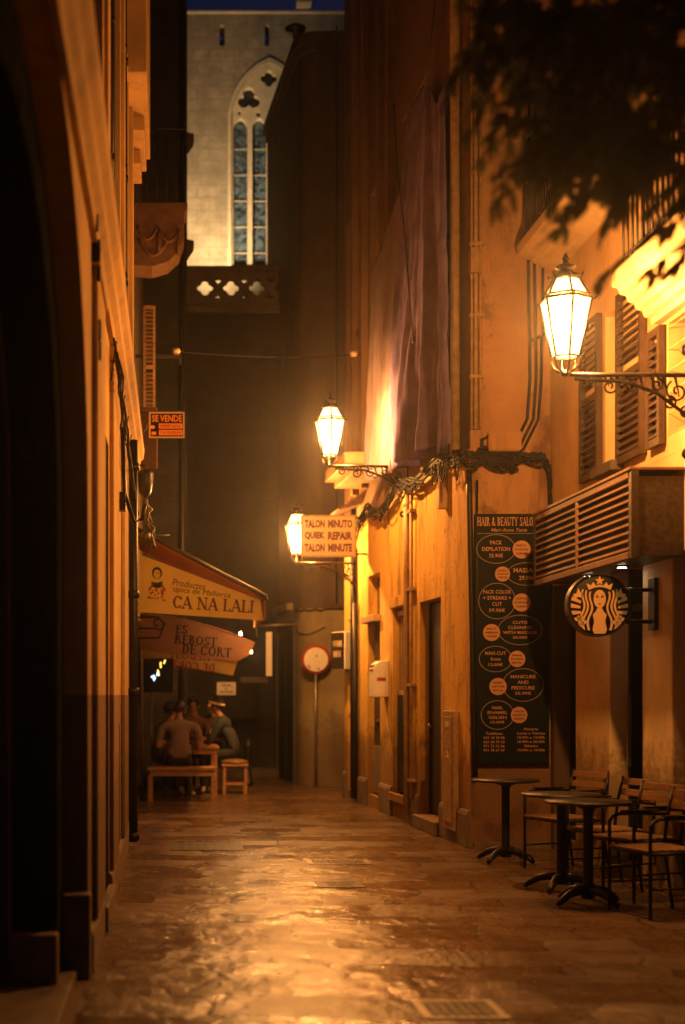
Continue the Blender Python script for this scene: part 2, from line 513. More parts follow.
def text(mb, body, T, x0, x1, y0, y1, mi=0, shear=0.0, bold=0.0, mirror=False, lift=0.0):
    vs, fs = glyphs(body, shear, bold)
    ax, bx = min(v[0] for v in vs), max(v[0] for v in vs)
    ay, by = min(v[1] for v in vs), max(v[1] for v in vs)
    out = []
    for x, y in vs:
        k = (x - ax) / (bx - ax)
        if mirror: k = 1 - k
        out.append((x0 + k * (x1 - x0), y0 + (y - ay) / max(1e-6, by - ay) * (y1 - y0), lift))
    mb.add(out, fs, mi, False, T)

# a small roman alphabet with serifs, drawn from strokes
TK, TN = .19, .085
G = {
 'A': (.92, [('l', .1, 0, .46, 1, TN), ('l', .44, 1, .82, 0, TK), ('l', .22, .34, .68, .34, TN), ('s', .1, 0), ('s', .82, 0)]),
 'B': (.78, [('l', .2, 0, .2, 1, TK), ('a', .3, .76, .3, .24, -90, 90), ('a', .3, .27, .38, .27, -90, 90), ('l', .06, .96, .34, .96, TN), ('l', .2, .53, .34, .53, TN), ('l', .06, .04, .34, .04, TN)]),
 'C': (.86, [('a', .46, .5, .4, .5, 42, 318), ('l', .78, .66, .78, .96, TN), ('l', .78, .2, .78, .08, TN)]),
 'D': (.88, [('l', .2, 0, .2, 1, TK), ('a', .3, .5, .5, .5, -90, 90), ('l', .06, .96, .34, .96, TN), ('l', .06, .04, .34, .04, TN)]),
 'E': (.76, [('l', .2, 0, .2, 1, TK), ('l', .06, .96, .7, .96, TN), ('l', .2, .52, .52, .52, TN), ('l', .06, .04, .72, .04, TN), ('l', .68, .8, .68, 1, TN), ('l', .7, 0, .7, .22, TN), ('l', .52, .42, .52, .62, TN)]),
 'H': (.98, [('l', .2, 0, .2, 1, TK), ('l', .78, 0, .78, 1, TK), ('l', .2, .52, .78, .52, TN), ('s', .2, 0), ('s', .2, 1), ('s', .78, 0), ('s', .78, 1)]),
 'I': (.42, [('l', .21, 0, .21, 1, TK), ('s', .21, 0), ('s', .21, 1)]),
 'L': (.74, [('l', .2, 0, .2, 1, TK), ('s', .2, 1), ('l', .06, .04, .7, .04, TN), ('l', .68, 0, .68, .26, TN)]),
 'N': (.98, [('l', .18, 0, .18, 1, TN), ('l', .18, 1, .8, 0, TK), ('l', .8, 0, .8, 1, TN), ('s', .18, 0), ('s', .14, 1), ('s', .8, 1)]),
 'O': (.96, [('a', .48, .5, .42, .5, 0, 360)]),
 'R': (.88, [('l', .2, 0, .2, 1, TK), ('a', .3, .75, .33, .25, -90, 90), ('l', .06, .96, .34, .96, TN), ('l', .2, .5, .34, .5, TN), ('l', .42, .5, .78, 0, TK), ('s', .2, 0), ('s', .8, 0)]),
 'S': (.7, [('a', .35, .745, .27, .255, 25, 270), ('a', .35, .255, .29, .255, -155, 90), ('l', .6, .76, .6, .98, TN), ('l', .08, .02, .08, .24, TN)]),
 'T': (.84, [('l', .42, 0, .42, 1, TK), ('l', .04, .96, .8, .96, TN), ('l', .06, .76, .06, 1, TN), ('l', .78, .76, .78, 1, TN), ('s', .42, 0)]),
 'U': (.94, [('l', .18, .34, .18, 1, TK), ('a', .46, .36, .32, .36, 180, 360), ('l', .78, .34, .78, 1, TN), ('s', .18, 1), ('s', .78, 1)]),
 'Y': (.9, [('l', .45, 0, .45, .5, TK), ('l', .12, 1, .45, .46, TK), ('l', .78, 1, .45, .46, TN), ('s', .45, 0), ('s', .12, 1), ('s', .78, 1)]),
 '&': (.96, [('a', .42, .77, .2, .23, 0, 360), ('a', .38, .26, .32, .26, 60, 350), ('l', .32, .62, .88, 0, TK), ('l', .62, .12, .86, .5, TN)]),
 ' ': (.42, []),
}
def serif(mb, body, T, x0, x1, y0, y1, mi=0, mirror=False, lift=0.0, slab=1.0):
    tot = sum(G[c][0] for c in body)
    sx, sy = (x1 - x0) / tot, (y1 - y0)
    cur, k = 0.0, 0
    def put(quads):
        nonlocal k
        k += 1
        vs, fs = [], []
        for q in quads:
            o = len(vs)
            for x, y in q:
                X = (cur + x)
                if mirror: X = tot - X
                vs.append((x0 + X * sx, y0 + y * sy, lift + .0003 * (k % 6)))
            fs.append(tuple(range(o, o + len(q))))
        mb.add(vs, fs, mi, False, T)
    for c in body:
        w, strokes = G[c]
        for st in strokes:
            if st[0] == 'l':
                _, ax, ay, bx, by, t = st
                if abs(ay - by) < .01:
                    put([[(ax, ay - t / 2), (bx, ay - t / 2), (bx, ay + t / 2), (ax, ay + t / 2)]])
                else:
                    put([[(ax - t / 2, ay), (ax + t / 2, ay), (bx + t / 2, by), (bx - t / 2, by)]])
            elif st[0] == 's':
                _, x, y = st
                yy = y + (TN / 2 if y < .5 else -TN / 2)
                h = .17 * slab
                put([[(x - h, yy - TN / 2), (x + h, yy - TN / 2), (x + h, yy + TN / 2), (x - h, yy + TN / 2)]])
            else:
                _, cx, cy, rx, ry, a0, a1 = st
                n = 14; qs = []
                def pt(a):
                    t = TN + (TK - TN) * abs(math.cos(R(a)))
                    return (cx + rx * math.cos(R(a)), cy + ry * math.sin(R(a))), (cx + (rx - t) * math.cos(R(a)), cy + (ry - t) * math.sin(R(a)))
                for i in range(n):
                    p, q = pt(a0 + (a1 - a0) * i / n), pt(a0 + (a1 - a0) * (i + 1) / n)
                    qs.append([p[0], q[0], q[1], p[1]])
                put(qs)
        cur += w

def scribble(mb, T, x0, x1, y0, y1, n, lift=.003):
    """A line of print too small or blurred to read: small letter-sized strokes."""
    rnd = random.Random(int(x1 * 9173 + y1 * 7919))
    w = (x1 - x0) / n
    for i in range(n):
        a = x0 + i * w + w * .12; b = a + w * .7
        t = w * .24
        vs, fs = [], []
        def qd(p, r, s_, u):
            o = len(vs); vs.extend([(p, s_, lift), (r, s_, lift), (r, u, lift), (p, u, lift)]); fs.append((o, o + 1, o + 2, o + 3))
        k = rnd.random()
        qd(a, a + t, y0, y1)
        if k < .7: qd(b - t, b, y0, y0 + (y1 - y0) * (1 if k < .35 else .5))
        qd(a + t, b - t, y0 + (y1 - y0) * .4, y0 + (y1 - y0) * .6)
        if k > .4: qd(a + t, b - t, y1 - (y1 - y0) * .2, y1)
        mb.add(vs, fs, 0, False, T)

def spiral(c, r0, r1, a0, a1, n=22, plane='xz'):
    out = []
    for i in range(n + 1):
        t = i / n
        r = r0 + (r1 - r0) * t; a = R(a0 + (a1 - a0) * t)
        out.append((c[0] + r * math.cos(a), c[1], c[2] + r * math.sin(a)) if plane == 'xz' else (c[0], c[1] + r * math.cos(a), c[2] + r * math.sin(a)))
    return out

X, Y, Z = Vector((1, 0, 0)), Vector((0, 1, 0)), Vector((0, 0, 1))

# ------------------------------------------------------------------ setting
tag(MB().add([(-60, -20, 0), (60, -20, 0), (60, 100, 0), (-60, 100, 0)], [(0, 1, 2, 3)]).build('street_paving', M['paving']), kind='structure')
exec_parts = []

def along(mb, T, poly, s0, s1, mi=0):
    """Moulding: POLY in (outward, z), run from s0 to s1 along the facade T."""
    n = len(poly)
    vs = [(s0, z, o) for o, z in poly] + [(s1, z, o) for o, z in poly]
    fs = [tuple(range(n - 1, -1, -1)), tuple(range(n, 2 * n))] + [(i, (i + 1) % n, n + (i + 1) % n, n + i) for i in range(n)]
    return mb.add(vs, fs, mi, False, T)

def fbox(mb, T, s0, s1, z0, z1, n0, n1, mi=0):
    return mb.add([(a, b, c) for c in (n0, n1) for b in (z0, z1) for a in (s0, s1)],
                  [(0, 1, 3, 2), (4, 6, 7, 5), (0, 4, 5, 1), (2, 3, 7, 6), (0, 2, 6, 4), (1, 5, 7, 3)], mi, False, T)

def leaf_door(T, s0, s1, z0, z1, n, mat, parent, handle=None, frame_mat=None, panels=2, name='door'):
    d = MB(); fbox(d, T, s0 + .05, s1 - .05, z0, z1 - .05, n - .05, n)
    h = (z1 - z0) / panels
    for k in range(panels):
        for e in ((s0 + .13, s0 + .16), (s1 - .16, s1 - .13)):
            fbox(d, T, *e, z0 + k * h + .1, z0 + (k + 1) * h - .1, n, n + .015)
        for zz in (z0 + k * h + .1, z0 + (k + 1) * h - .13):
            fbox(d, T, s0 + .163, s1 - .163, zz, zz + .03, n, n + .015)
    do = d.build(name, mat, parent)
    f = MB()
    fbox(f, T, s0, s0 + .048, z0, z1, n - .06, n + .02); fbox(f, T, s1 - .048, s1, z0, z1, n - .06, n + .02); fbox(f, T, s0 + .05, s1 - .05, z1 - .048, z1, n - .06, n + .02)
    f.build('frame', frame_mat or mat, do, off=do['_o'])
    if handle:
        k = MB().lathe([(.012, 0), (.012, .04), (.03, .05), (.03, .07), (.01, .085)], 12, 0, T @ Matrix.Translation((handle, z0 + 1.0, n)))
        k.build('handle', M['steel'], do, off=do['_o'])
    return do

# ================================================================== LEFT SIDE
TL = frame((-.45, 0, 0), Vector((.0085, 1, 0)), Z, Vector((1, -.0085, 0)))
def xl(d): return -.45 + .0085 * d

th = thing('townhouse', 'ochre townhouse with arched dark portal and long cornice on the left side', 'house', (-.45, 2, 0))
w = MB()
holes = [arch(3.05, 7.63, .002, 2.55, 4.05), rect(9.03, 10.1, .16, 3.26), rect(11.44, 12.3, .1, 1.26),
         rect(7.4, 8.5, 4.62, 8), rect(9.7, 11.3, 4.72, 8.2), rect(12.5, 13.5, 5.0, 7.3), rect(3.2, 5.2, 4.75, 7.6), rect(14.9, 15.7, 1.9, 3.6)]
plate(w, [rect(-3, 16.7, 0, 13)] + holes, .32, TL)
fbox(w, TL, -3, 16.7, 0, 13, -6, -1.4)
fbox(w, TL, -3, -2.7, 0, 13, -1.4, -.32); fbox(w, TL, 16.4, 16.7, 0, 13, -1.4, -.32)
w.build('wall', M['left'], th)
c = MB()
along(c, TL, [(0, 4.02), (.035, 4.02), (.04, 4.1), (.075, 4.13), (.08, 4.23), (.115, 4.26), (.125, 4.36), (.10, 4.41), (0, 4.44)], -2.9, 16.7)
c.build('cornice', M['left_trim'], th)
b = MB(); along(b, TL, [(0, 0), (.03, 0), (.03, .2), (.02, .23), (0, .24)], 7.66, 8.99); b.build('plinth', M['plinth'], th, bevel=.006); b = MB(); along(b, TL, [(0, 0), (.03, 0), (.03, .2), (.02, .23), (0, .24)], 10.13, 16.7)
b.build('plinth', M['plinth'], th, bevel=.006)
sr = MB()
plate(sr, [arch(3.053, 7.627, .003, 2.55, 4.047), arch(3.5, 7.2, .003, 2.5, 3.72)], .8, TL @ Matrix.Translation((0, 0, -.13)))
sr.build('portal_inner_arch', M['portal_shade'], th)
sr = MB(); plate(sr, [arch(3.5, 7.2, .003, 2.5, 3.72), arch(3.65, 7.05, .003, 2.5, 3.58)], .1, TL @ Matrix.Translation((0, 0, -.36)))
sr.build('portal_moulding', M['darkstone'], th, bevel=.02)
for a, b2 in ((3.45, 5.34), (5.36, 7.25)):
    pd = MB(); fbox(pd, TL, a, b2, .05, 3.8, -1.0, -.94); pl = pd.build('portal_door', M['blackdoor'], th)
    q = MB()
    for zz in (.4, 1.4, 2.4):
        plate(q, [rect(a + .2, b2 - .2, zz, zz + .8), rect(a + .28, b2 - .28, zz + .08, zz + .72)], .03, TL @ Matrix.Translation((0, 0, -.912)))
    q.build('moulding', M['darkwood'], pl, off=pl['_o'])
q = MB(); q.tube([TL @ Vector((5.45 + .07 * math.cos(a), 1.5 + .07 * math.sin(a), -.9)) for a in [2 * PI * k / 16 for k in range(16)]], .012, 6, closed=True)
q.build('door_ring', M['castiron'], th)
for a_, z_, r_ in ((6.95, 3.1, .1), (7.12, 2.75, .08)):
    q = MB(); q.tube([Vector((xl(7.2) - .26 + r_ * (1 - t / 24) * math.cos(t * .5), 7.17, z_ + r_ * (1 - t / 24) * math.sin(t * .5))) for t in range(22)], .02, 6)
    q.build('portal_scroll', M['darkstone'], th)
q = MB(); fbox(q, TL, 7.08, 7.199, 0, .31, -.9, -.12); q.build('jamb_plinth', M['plinth'], th, bevel=.012)
q = MB(); fbox(q, TL, 7.50, 7.626, 0, .45, -.128, .02); q.build('jamb_plinth', M['plinth'], th, bevel=.012)
q = MB(); fbox(q, TL, 3.06, 7.49, 0, .06, -.94, -.05); q.build('door_step', M['plinth'], th, bevel=.012)
for s, z in ((7.75, 4.12), (8.0, 3.92), (8.1, 3.5)):
    q = MB(); fbox(q, TL, s - .05, s + .05, z, z + .12, 0, .05); fbox(q, TL, s - .02, s + .02, z - .1, z + .02, .03, .05)
    q.build('iron_bracket', M['iron'], th, bevel=.004)
leaf_door(TL, 9.03, 10.1, .16, 3.26, -.2, M['blackdoor'], th, 9.95)
q = MB(); fbox(q, TL, 9.0, 10.13, 0, .16, -.3, .05); q.build('door_step', M['plinth'], th, bevel=.01)
leaf_door(TL, 11.44, 12.3, .1, 1.26, -.12, M['blackdoor'], th, None, None, 1, 'cellar_hatch')
for (s0, s1, z0, z1) in ((7.4, 8.5, 4.62, 8), (9.7, 11.3, 4.72, 8.2), (12.5, 13.5, 5.0, 7.3), (3.2, 5.2, 4.7, 7.6), (14.9, 15.7, 1.9, 3.6)):
    q = MB(); fbox(q, TL, s0, s1, z0, z1, -.3, -.24); wn = q.build('window', M['glass'], th)
    q = MB(); plate(q, [rect(s0 + .002, s1 - .002, z0 + .002, z1 - .002), rect(s0 + .07, (s0 + s1) / 2 - .03, z0 + .07, z1 - .07), rect((s0 + s1) / 2 + .03, s1 - .07, z0 + .07, z1 - .07)], .05, TL @ Matrix.Translation((0, 0, -.19)))
    q.build('frame', M['darkwood'], wn, off=wn['_o'])
    q = MB(); plate(q, [rect(s0 - .13, s1 + .13, z0 - .1, z1 + .13), rect(s0 + .003, s1 - .003, z0 + .003, z1 - .003)], .04, TL @ Matrix.Translation((0, 0, .037)))
    q.build('window_surround', M['left_trim'], wn, off=wn['_o'], bevel=.006)
for a, b2 in ((8.0, 8.9), (10.25, 11.2), (12.6, 13.5), (14.3, 15.6)):
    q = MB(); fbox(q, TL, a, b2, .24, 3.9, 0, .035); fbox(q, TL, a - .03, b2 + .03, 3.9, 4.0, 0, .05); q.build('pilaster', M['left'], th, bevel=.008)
for s in (8.75, 11.75, 14.2):
    q = MB(); fbox(q, TL, s, s + .28, 4.45, 12.9, 0, .06); q.build('pilaster', M['left_trim'], th, bevel=.008)
q = MB(); fbox(q, TL, 13.4, 15.6, 7.35, 12.8, 0, .21); fbox(q, TL, 14.4, 15.55, 7.2, 7.35, 0, .17); fbox(q, TL, 14.9, 15.5, 7.05, 7.2, 0, .12)
q.build('oriel_bay', M['left_trim'], th, bevel=.01)
q = MB(); q.tube([TL @ Vector((14.0, z, .07)) for z in (.06, 2.2, 4.0)] , .045, 10)
for z in (.08, 1.5, 2.45, 3.7): q.tube([TL @ Vector((14.0, z, .07)), TL @ Vector((14.0, z + .07, .07))], .062, 10)
q.build('downpipe', M['iron'], th)
for s, r in ((9.35, .02), (11.95, .014), (12.2, .014)):
    q = MB(); q.tube([TL @ Vector((s, z, .05)) for z in (4.45, 6, 8, 10, 12)], r, 8)
    for z in (5.0, 5.9, 6.9, 7.9): fbox(q, TL, s - .05, s + .05, z, z + .03, 0, .075)
    q.build('conduit', M['iron'], th)

q = MB()
for k in range(5):
    pts = []
    for i in range(26):
        t = i / 25
        s = 9.8 + 5.2 * t + .1 * noise.noise((k * 3, t * 6, 0))
        pts.append(TL @ Vector((s, 3.95 - .18 * math.sin(t * PI) - .05 * k + .05 * noise.noise((t * 9, k, 2)) - .35 * t * t, .05 + .012 * k + .02 * noise.noise((t * 12, k, 5)))))
    q.tube(pts, .008, 6)
for t in range(6):
    q.tube([TL @ Vector((10 + t * .9, 3.7, .02)), TL @ Vector((10 + t * .9, 3.98, .06))], .006, 6)
tag(q.build('cable_bundle', M['cable'], loc=TL @ Vector((12, 3.7, 0))), 'sagging black cable bundle under the cornice of the left ochre house', 'cable')
q = MB(); q.tube([TL @ Vector(p) for p in ((12.0, 3.75, .03), (12.0, 3.2, .05), (12.0, 2.95, .13), (12.0, 2.98, .2), (12.0, 3.1, .22))], .018, 8)
fbox(q, TL, 11.93, 12.07, 3.05, 3.2, 0, .06)
tag(q.build('wall_hook', M['iron'], loc=TL @ Vector((12, 3, 0))), 'black iron hook on the left ochre wall beside the second opening', 'hook')

# --- second house on the left
TS = frame((-.47, 0, 0), Vector((.0085, 1, 0)), Z, Vector((1, -.0085, 0)))
sh = thing('dark_house', 'dark narrow house with swag balcony and louvred shutter behind the left townhouse', 'house', (-.3, 16.7, 0))
w = MB(); hs = [rect(17.3, 18.5, .1, 2.35), rect(19.4, 21.2, .1, 2.3), rect(17.0, 17.9, 4.3, 6.1), rect(18.8, 20.2, 7.6, 9.8)]
plate(w, [rect(16.72, 23.0, 0, 14)] + hs, .3, TS); fbox(w, TS, 16.72, 23.0, 0, 14, -5, -.6)
w.build('wall', M['darkwall'], sh)
for (s0, s1, z0, z1) in [(h[0][0], h[1][0], h[0][1], h[2][1]) for h in hs]:
    q = MB(); fbox(q, TS, s0, s1, z0, z1, -.3, -.22); wn = q.build('door' if z0 < 1 else 'window', M['glass'], sh)
    q = MB(); plate(q, [rect(s0 + .002, s1 - .002, z0 + .002, z1 - .002), rect(s0 + .08, s1 - .08, z0 + .08, z1 - .08)], .06, TS @ Matrix.Translation((0, 0, -.16)))
    q.build('frame', M['darkwood'], wn, off=wn['_o'])
# balcony with a bellied front and plaster swags; its near end faces the camera
q = MB()
prof = [(-.34, 6.80), (-.1, 6.78), (.1, 6.84), (.24, 6.97), (.30, 7.15), (.30, 7.46), (.34, 7.5), (.34, 7.58), (-.34, 7.58)]
q.prism(prof, 17.6, 18.1, 'y'); bal = q.build('balcony', M['louvre'], sh, bevel=.012)
q = MB()
for (a, b2, z, sag) in ((-.28, -.02, 7.28, .16), (-.02, .25, 7.22, .13), (-.26, .1, 7.12, .2)):
    q.tube([Vector((a + (b2 - a) * t, 17.59, z - sag * math.sin(PI * t))) for t in [k / 12 for k in range(13)]], .022, 8)
for a in (-.02, .22): q.tube([Vector((a, 17.59, 7.25)), Vector((a + .01, 17.585, 7.02)), Vector((a, 17.59, 6.92))], [.022, .034, .01], 8)
q.build('swag', M['louvre'], bal, off=bal['_o'])
q = MB()
for k in range(6): q.tube([Vector((.31, 17.65 + k * .11, 7.58)), Vector((.31, 17.65 + k * .11, 8.5))], .009, 6)
for k in range(5): q.tube([Vector((-.28 + k * .12, 17.63, 7.58)), Vector((-.28 + k * .12, 17.63, 8.5))], .009, 6)
q.tube([(-.32, 17.63, 8.5), (.31, 17.63, 8.5), (.31, 18.2, 8.5)], .016, 6); q.build('railing', M['iron'], bal, off=bal['_o'])
# an open shutter standing out from the wall
q = MB(); x0, x1, d0 = -.20, -.055, 17.05
for x in (x0, x1 - .03): q.box(x, x + .03, d0, d0 + .035, 4.75, 6.15)
for z in (4.75, 5.4, 6.11): q.box(x0 + .03, x1 - .03, d0, d0 + .035, z, z + .045)
for k in range(26):
    z = 4.82 + k * .05
    if abs(z - 5.42) < .05: continue
    q.add([(x0 + .03, d0 - .012, z), (x1 - .03, d0 - .012, z), (x1 - .03, d0 + .03, z + .035), (x0 + .03, d0 + .03, z + .035), (x0 + .03, d0 - .012, z + .008), (x1 - .03, d0 - .012, z + .008), (x1 - .03, d0 + .03, z + .043), (x0 + .03, d0 + .03, z + .043)],
          [(0, 3, 2, 1), (4, 5, 6, 7), (0, 1, 5, 4), (1, 2, 6, 5), (2, 3, 7, 6), (3, 0, 4, 7)])
q.build('shutter', M['zinc'], sh)
q = MB(); q.box(-.24, -.03, 16.95, 17.03, 4.2, 4.92); q.build('window_box', M['tile'], sh, bevel=.01)

a, b2 = at(149, 438, 16.6), at(184.5, 412, 16.6)
sg = thing('for_sale_sign', 'small black and orange sign reading SE VENDE hung out over the alley', 'sign', (a.x, 16.6, a.z))
W_, H_ = b2.x - a.x, b2.z - a.z
TG = frame((a.x, 16.6, a.z), X, Z, -Y)
q = MB(); fbox(q, TG, 0, W_, 0, H_, -.015, 0); q.build('board', M['black'], sg)
q = MB(); plate(q, [rect(0, W_, 0, H_), rect(.018, W_ - .018, .018, H_ - .018)], .02, TG @ Matrix.Translation((0, 0, .004))); q.build('border', M['cream'], sg)
q = MB(); text(q, 'SE VENDE', TG, .035, W_ - .03, H_ * .62, H_ * .88, bold=.02, lift=.003)
for k, zz in enumerate((.36, .11)):
    fbox(q, TG, W_ * .28, W_ * .94, H_ * zz, H_ * (zz + .2), 0, .003)
q.add([(W_ * .1 + .03 * math.cos(t), H_ * .42 + .022 * math.sin(t), .003) for t in [PI * k / 4 for k in range(8)]], [tuple(range(8))], 0, False, TG)
fbox(q, TG, W_ * .07, W_ * .2, H_ * .12, H_ * .24, 0, .003)
q.build('lettering', M['orange'], sg)
q = MB(); scribble(q, TG, W_ * .31, W_ * .91, H_ * .4, H_ * .52, 9, .005); scribble(q, TG, W_ * .31, W_ * .91, H_ * .15, H_ * .27, 9, .005); q.build('number', M['red'], sg)
q = MB(); q.tube([(-.3, 16.63, b2.z + .0), (b2.x - .05, 16.63, b2.z + .01)], .012, 6); q.tube([(-.3, 16.63, a.z - .15), (a.x + .05, 16.63, b2.z)], .008, 6); q.build('hanger', M['iron'], sg)

# unlit black lamp box and a knot of cable on the wall end
q = MB(); p = at(145, 483, 16.2)
q.lathe([(.03, .16), (.09, .13), (.1, .1), (.075, -.1), (.05, -.14), (.02, -.17)], 8, 0, Matrix.Translation(p)); q.tube([(p.x - .15, p.y, p.z + .2), (p.x, p.y, p.z + .2), (p.x, p.y, p.z + .14)], .014, 6)
tag(q.build('wall_lamp', M['iron'], loc=p), 'unlit black wall lamp just below the end of the left cornice', 'lamp')
q = MB(); p = at(145, 522, 16.4)
for k in range(9):
    q.tube([p + Vector((.05 * noise.noise((k, i * .7, 1)) * 2.2 + .012 * i, .12 * noise.noise((k, i * .7, 8)), .30 - .075 * i + .05 * noise.noise((k, i, 4)))) for i in range(9)], .012, 6)
q.lathe([(.03, .05), (.08, .03), (.08, -.07), (.03, -.09)], 10, 0, Matrix.Translation(p + Vector((0, 0, -.16))))
tag(q.build('cable_tangle', M['castiron'], loc=p), 'tangle of old cables and fittings on the wall above the amber awning', 'cable')
q = MB(); p = at(170, 356, 17.4)
q.box(p.x - .42, p.x + .14, p.y, p.y + .03, p.z - .02, p.z + .02); q.box(p.x + .11, p.x + .14, p.y, p.y + .03, p.z - .1, p.z - .02)
wb = tag(q.build('line_bracket', M['castiron'], loc=p), 'thin metal arm on the dark house holding one end of the wire', 'bracket')

# --- awnings
def awning(name, label, cat, d0, d1, poly, topz, tipx, tipz, mats, textfn, far=None):
    t = thing(name, label, cat, (-.3, d0, poly[-1][1]))
    q = MB(); q.add([(x, d0, z) for x, z in poly] + [(x, d0 + .012, z) for x, z in poly], [tuple(range(len(poly))), tuple(range(2 * len(poly) - 1, len(poly) - 1, -1))] + [(i, (i + 1) % len(poly), len(poly) + (i + 1) % len(poly), len(poly) + i) for i in range(len(poly))])
    side = q.build('side_panel', mats[0], t)
    TT = frame((0, d0, 0), X, Z, -Y)
    textfn(TT, side)
    if far:
        q = MB(); q.add([(x, d1 - .02, z) for x, z in far] + [(x, d1, z) for x, z in far], [tuple(range(len(far))), tuple(range(2 * len(far) - 1, len(far) - 1, -1))] + [(i, (i + 1) % len(far), len(far) + (i + 1) % len(far), len(far) + i) for i in range(len(far))])
        fp = q.build('far_panel', mats[2], t)
        return t, side, fp
    return t, side, None

d = 17.0
P1 = [at(*p, d) for p in ((140.5, 554.7), (260.5, 600), (263.5, 620.5), (138, 612))]
def t1(TT, side):
    rot = lambda px, py, deg: TT @ Matrix.Translation((at(px, py, d).x, at(px, py, d).z, .004)) @ Matrix.Rotation(R(-deg), 4, 'Z')
    k = d / F
    q = MB(); serif(q, 'CA NA LALI', rot(172, 608, 3.6), 0, 82 * k, 0, 12.5 * k); q.build('lettering', M['awntext'], side, off=side['_o'])
    q = MB(); text(q, 'Productes', rot(172.5, 583.5, 9), 0, 33 * k, -1.6 * k, 5.0 * k, shear=.15); text(q, 'típics de Mallorca', rot(172.5, 591.3, 6.5), 0, 58 * k, -1.6 * k, 5.2 * k, shear=.15); q.build('lettering', M['awntext'], side, off=side['_o'])
    q = MB(); T0 = rot(157, 584, 0)   # printed figure: dark hood, dark bust, flowered skirt
    plate(q, [ell(0, 11 * k, 5 * k, 6 * k), ell(0, 10 * k, 3.4 * k, 4.6 * k)], .003, T0); plate(q, [[(-6 * k, 2.5 * k), (0, 1 * k), (6 * k, 3 * k), (4.5 * k, -3 * k), (0, -4.5 * k), (-4 * k, -3 * k)]], .003, T0)
    for x in (-1.3, 1.3): plate(q, [ell(x * k, 10.8 * k, .5 * k, .6 * k, 8)], .004, T0)
    q.build('emblem', M['black'], side, off=side['_o'])
    q = MB(); rnd = random.Random(3)
    for i in range(26):
        yy = rnd.uniform(-17, -5); ww = 5 + (-yy - 5) * .45
        plate(q, [ell(rnd.uniform(-ww, ww) * k, yy * k, rnd.uniform(.7, 1.4) * k, rnd.uniform(.6, 1.2) * k, 8)], .003 + .0002 * i, T0)
    for sx in (-1, 1): plate(q, [[(sx * 4 * k, 2 * k), (sx * 9 * k, -6 * k), (sx * 7.5 * k, -7.5 * k), (sx * 3 * k, -1 * k)]], .0025, T0)
    q.build('emblem_flowers', M['awnred'], side, off=side['_o'])
aw, side, _ = awning('shop_awning', 'amber awning with shop lettering and printed dancer, nearest on the left wall', 'awning', d, 18.9, [(p.x, p.z) for p in P1], 0, 0, 0, [M['awn']], t1)
# sloped canopy with a sag, front valance and arms
q = MB(); n = 10; vs = []
A0, A1 = Vector((-.27, 16.85, 3.44)), Vector((1.24, 16.85, 2.655))
for j in range(9):
    for i in range(n + 1):
        t = i / n; p = A0.lerp(A1, t)
        vs.append((p.x, 16.85 + 2.1 * j / 8, p.z - .05 * math.sin(PI * t) * (1 if j not in (0, 8) else .3) + .012 * noise.noise((i, j, 3))))
fs = [(j * (n + 1) + i, j * (n + 1) + i + 1, (j + 1) * (n + 1) + i + 1, (j + 1) * (n + 1) + i) for j in range(8) for i in range(n)]
q.add(vs, fs, 0, True); cp = q.build('canopy', M['awnb'], aw); so = cp.modifiers.new('thick', 'SOLIDIFY'); so.thickness = .012
q = MB(); q.box(1.238, 1.25, 16.86, 18.95, 2.39, 2.66); q.build('valance', M['awnb'], aw)
q = MB(); q.tube([A0 + Vector((0, 0, .02)), A1 + Vector((.02, 0, .0))], .028, 8); q.tube([A1 + Vector((.02, 0, -.02)), Vector((1.26, 18.95, 2.64))], .024, 8)
q.tube([(-.27, 17.2, 2.6), (.5, 17.2, 2.52), (1.22, 17.2, 2.6)], .018, 8); q.tube([(-.27, 18.6, 2.6), (.5, 18.6, 2.52), (1.22, 18.6, 2.6)], .018, 8); q.tube([(-.27, 16.8, 3.36), (.12, 16.8, 3.38)], .012, 6)
q.build('frame', M['castiron'], aw)

d2 = 19.3
P2 = [(-.27, 2.56), (.24, 2.535), (.7, 2.40), (1.285, 2.21), (1.22, 2.05), (1.04, 1.955), (.4, 2.02), (-.27, 2.12)]
P3 = [(-.27, 2.5), (.24, 2.48), (1.2, 2.16), (1.09, 1.79), (-.27, 2.04)]
k2 = d2 / F
def t2(TT, side):
    rot = lambda px, py, deg: TT @ Matrix.Translation((at(px, py, d2).x, at(px, py, d2).z, .004)) @ Matrix.Rotation(R(-deg), 4, 'Z')
    q = MB(); serif(q, 'ES', rot(175.5, 633.4, 3), 0, 12 * k2, 0, 8.6 * k2, slab=1.2); serif(q, 'REBOST', rot(174, 643.2, 4.5), 0, 43 * k2, 0, 9 * k2, slab=1.2); serif(q, 'DE CORT', rot(181.5, 653.2, 5), 0, 50 * k2, 0, 9.2 * k2, slab=1.2)
    q.build('lettering', M['black'], side, off=side['_o'])
aw2, side2, far2 = awning('terrace_awning', 'rust awning lettered ES REBOST DE CORT with yellow far panel, behind the amber one', 'awning', d2, 21.3, P2, 0, 0, 0, [M['awnb'], M['awnb'], M['awny']], t2, P3)
TT = frame((0, 21.276, 0), X, Z, -Y); k3 = 21.3 / F
q = MB(); serif(q, 'DE CORT', TT @ Matrix.Translation((.16, 1.9, 0)) @ Matrix.Rotation(R(-5), 4, 'Z'), 0, 44 * k3, 0, 8 * k3, mirror=True, slab=1.2); serif(q, 'REBOST', TT @ Matrix.Translation((.12, 2.05, 0)) @ Matrix.Rotation(R(-4), 4, 'Z'), 0, 42 * k3, 0, 8 * k3, mirror=True, slab=1.2)
q.build('lettering', M['awnred'], far2, off=far2['_o'])
q = MB(); vs = []
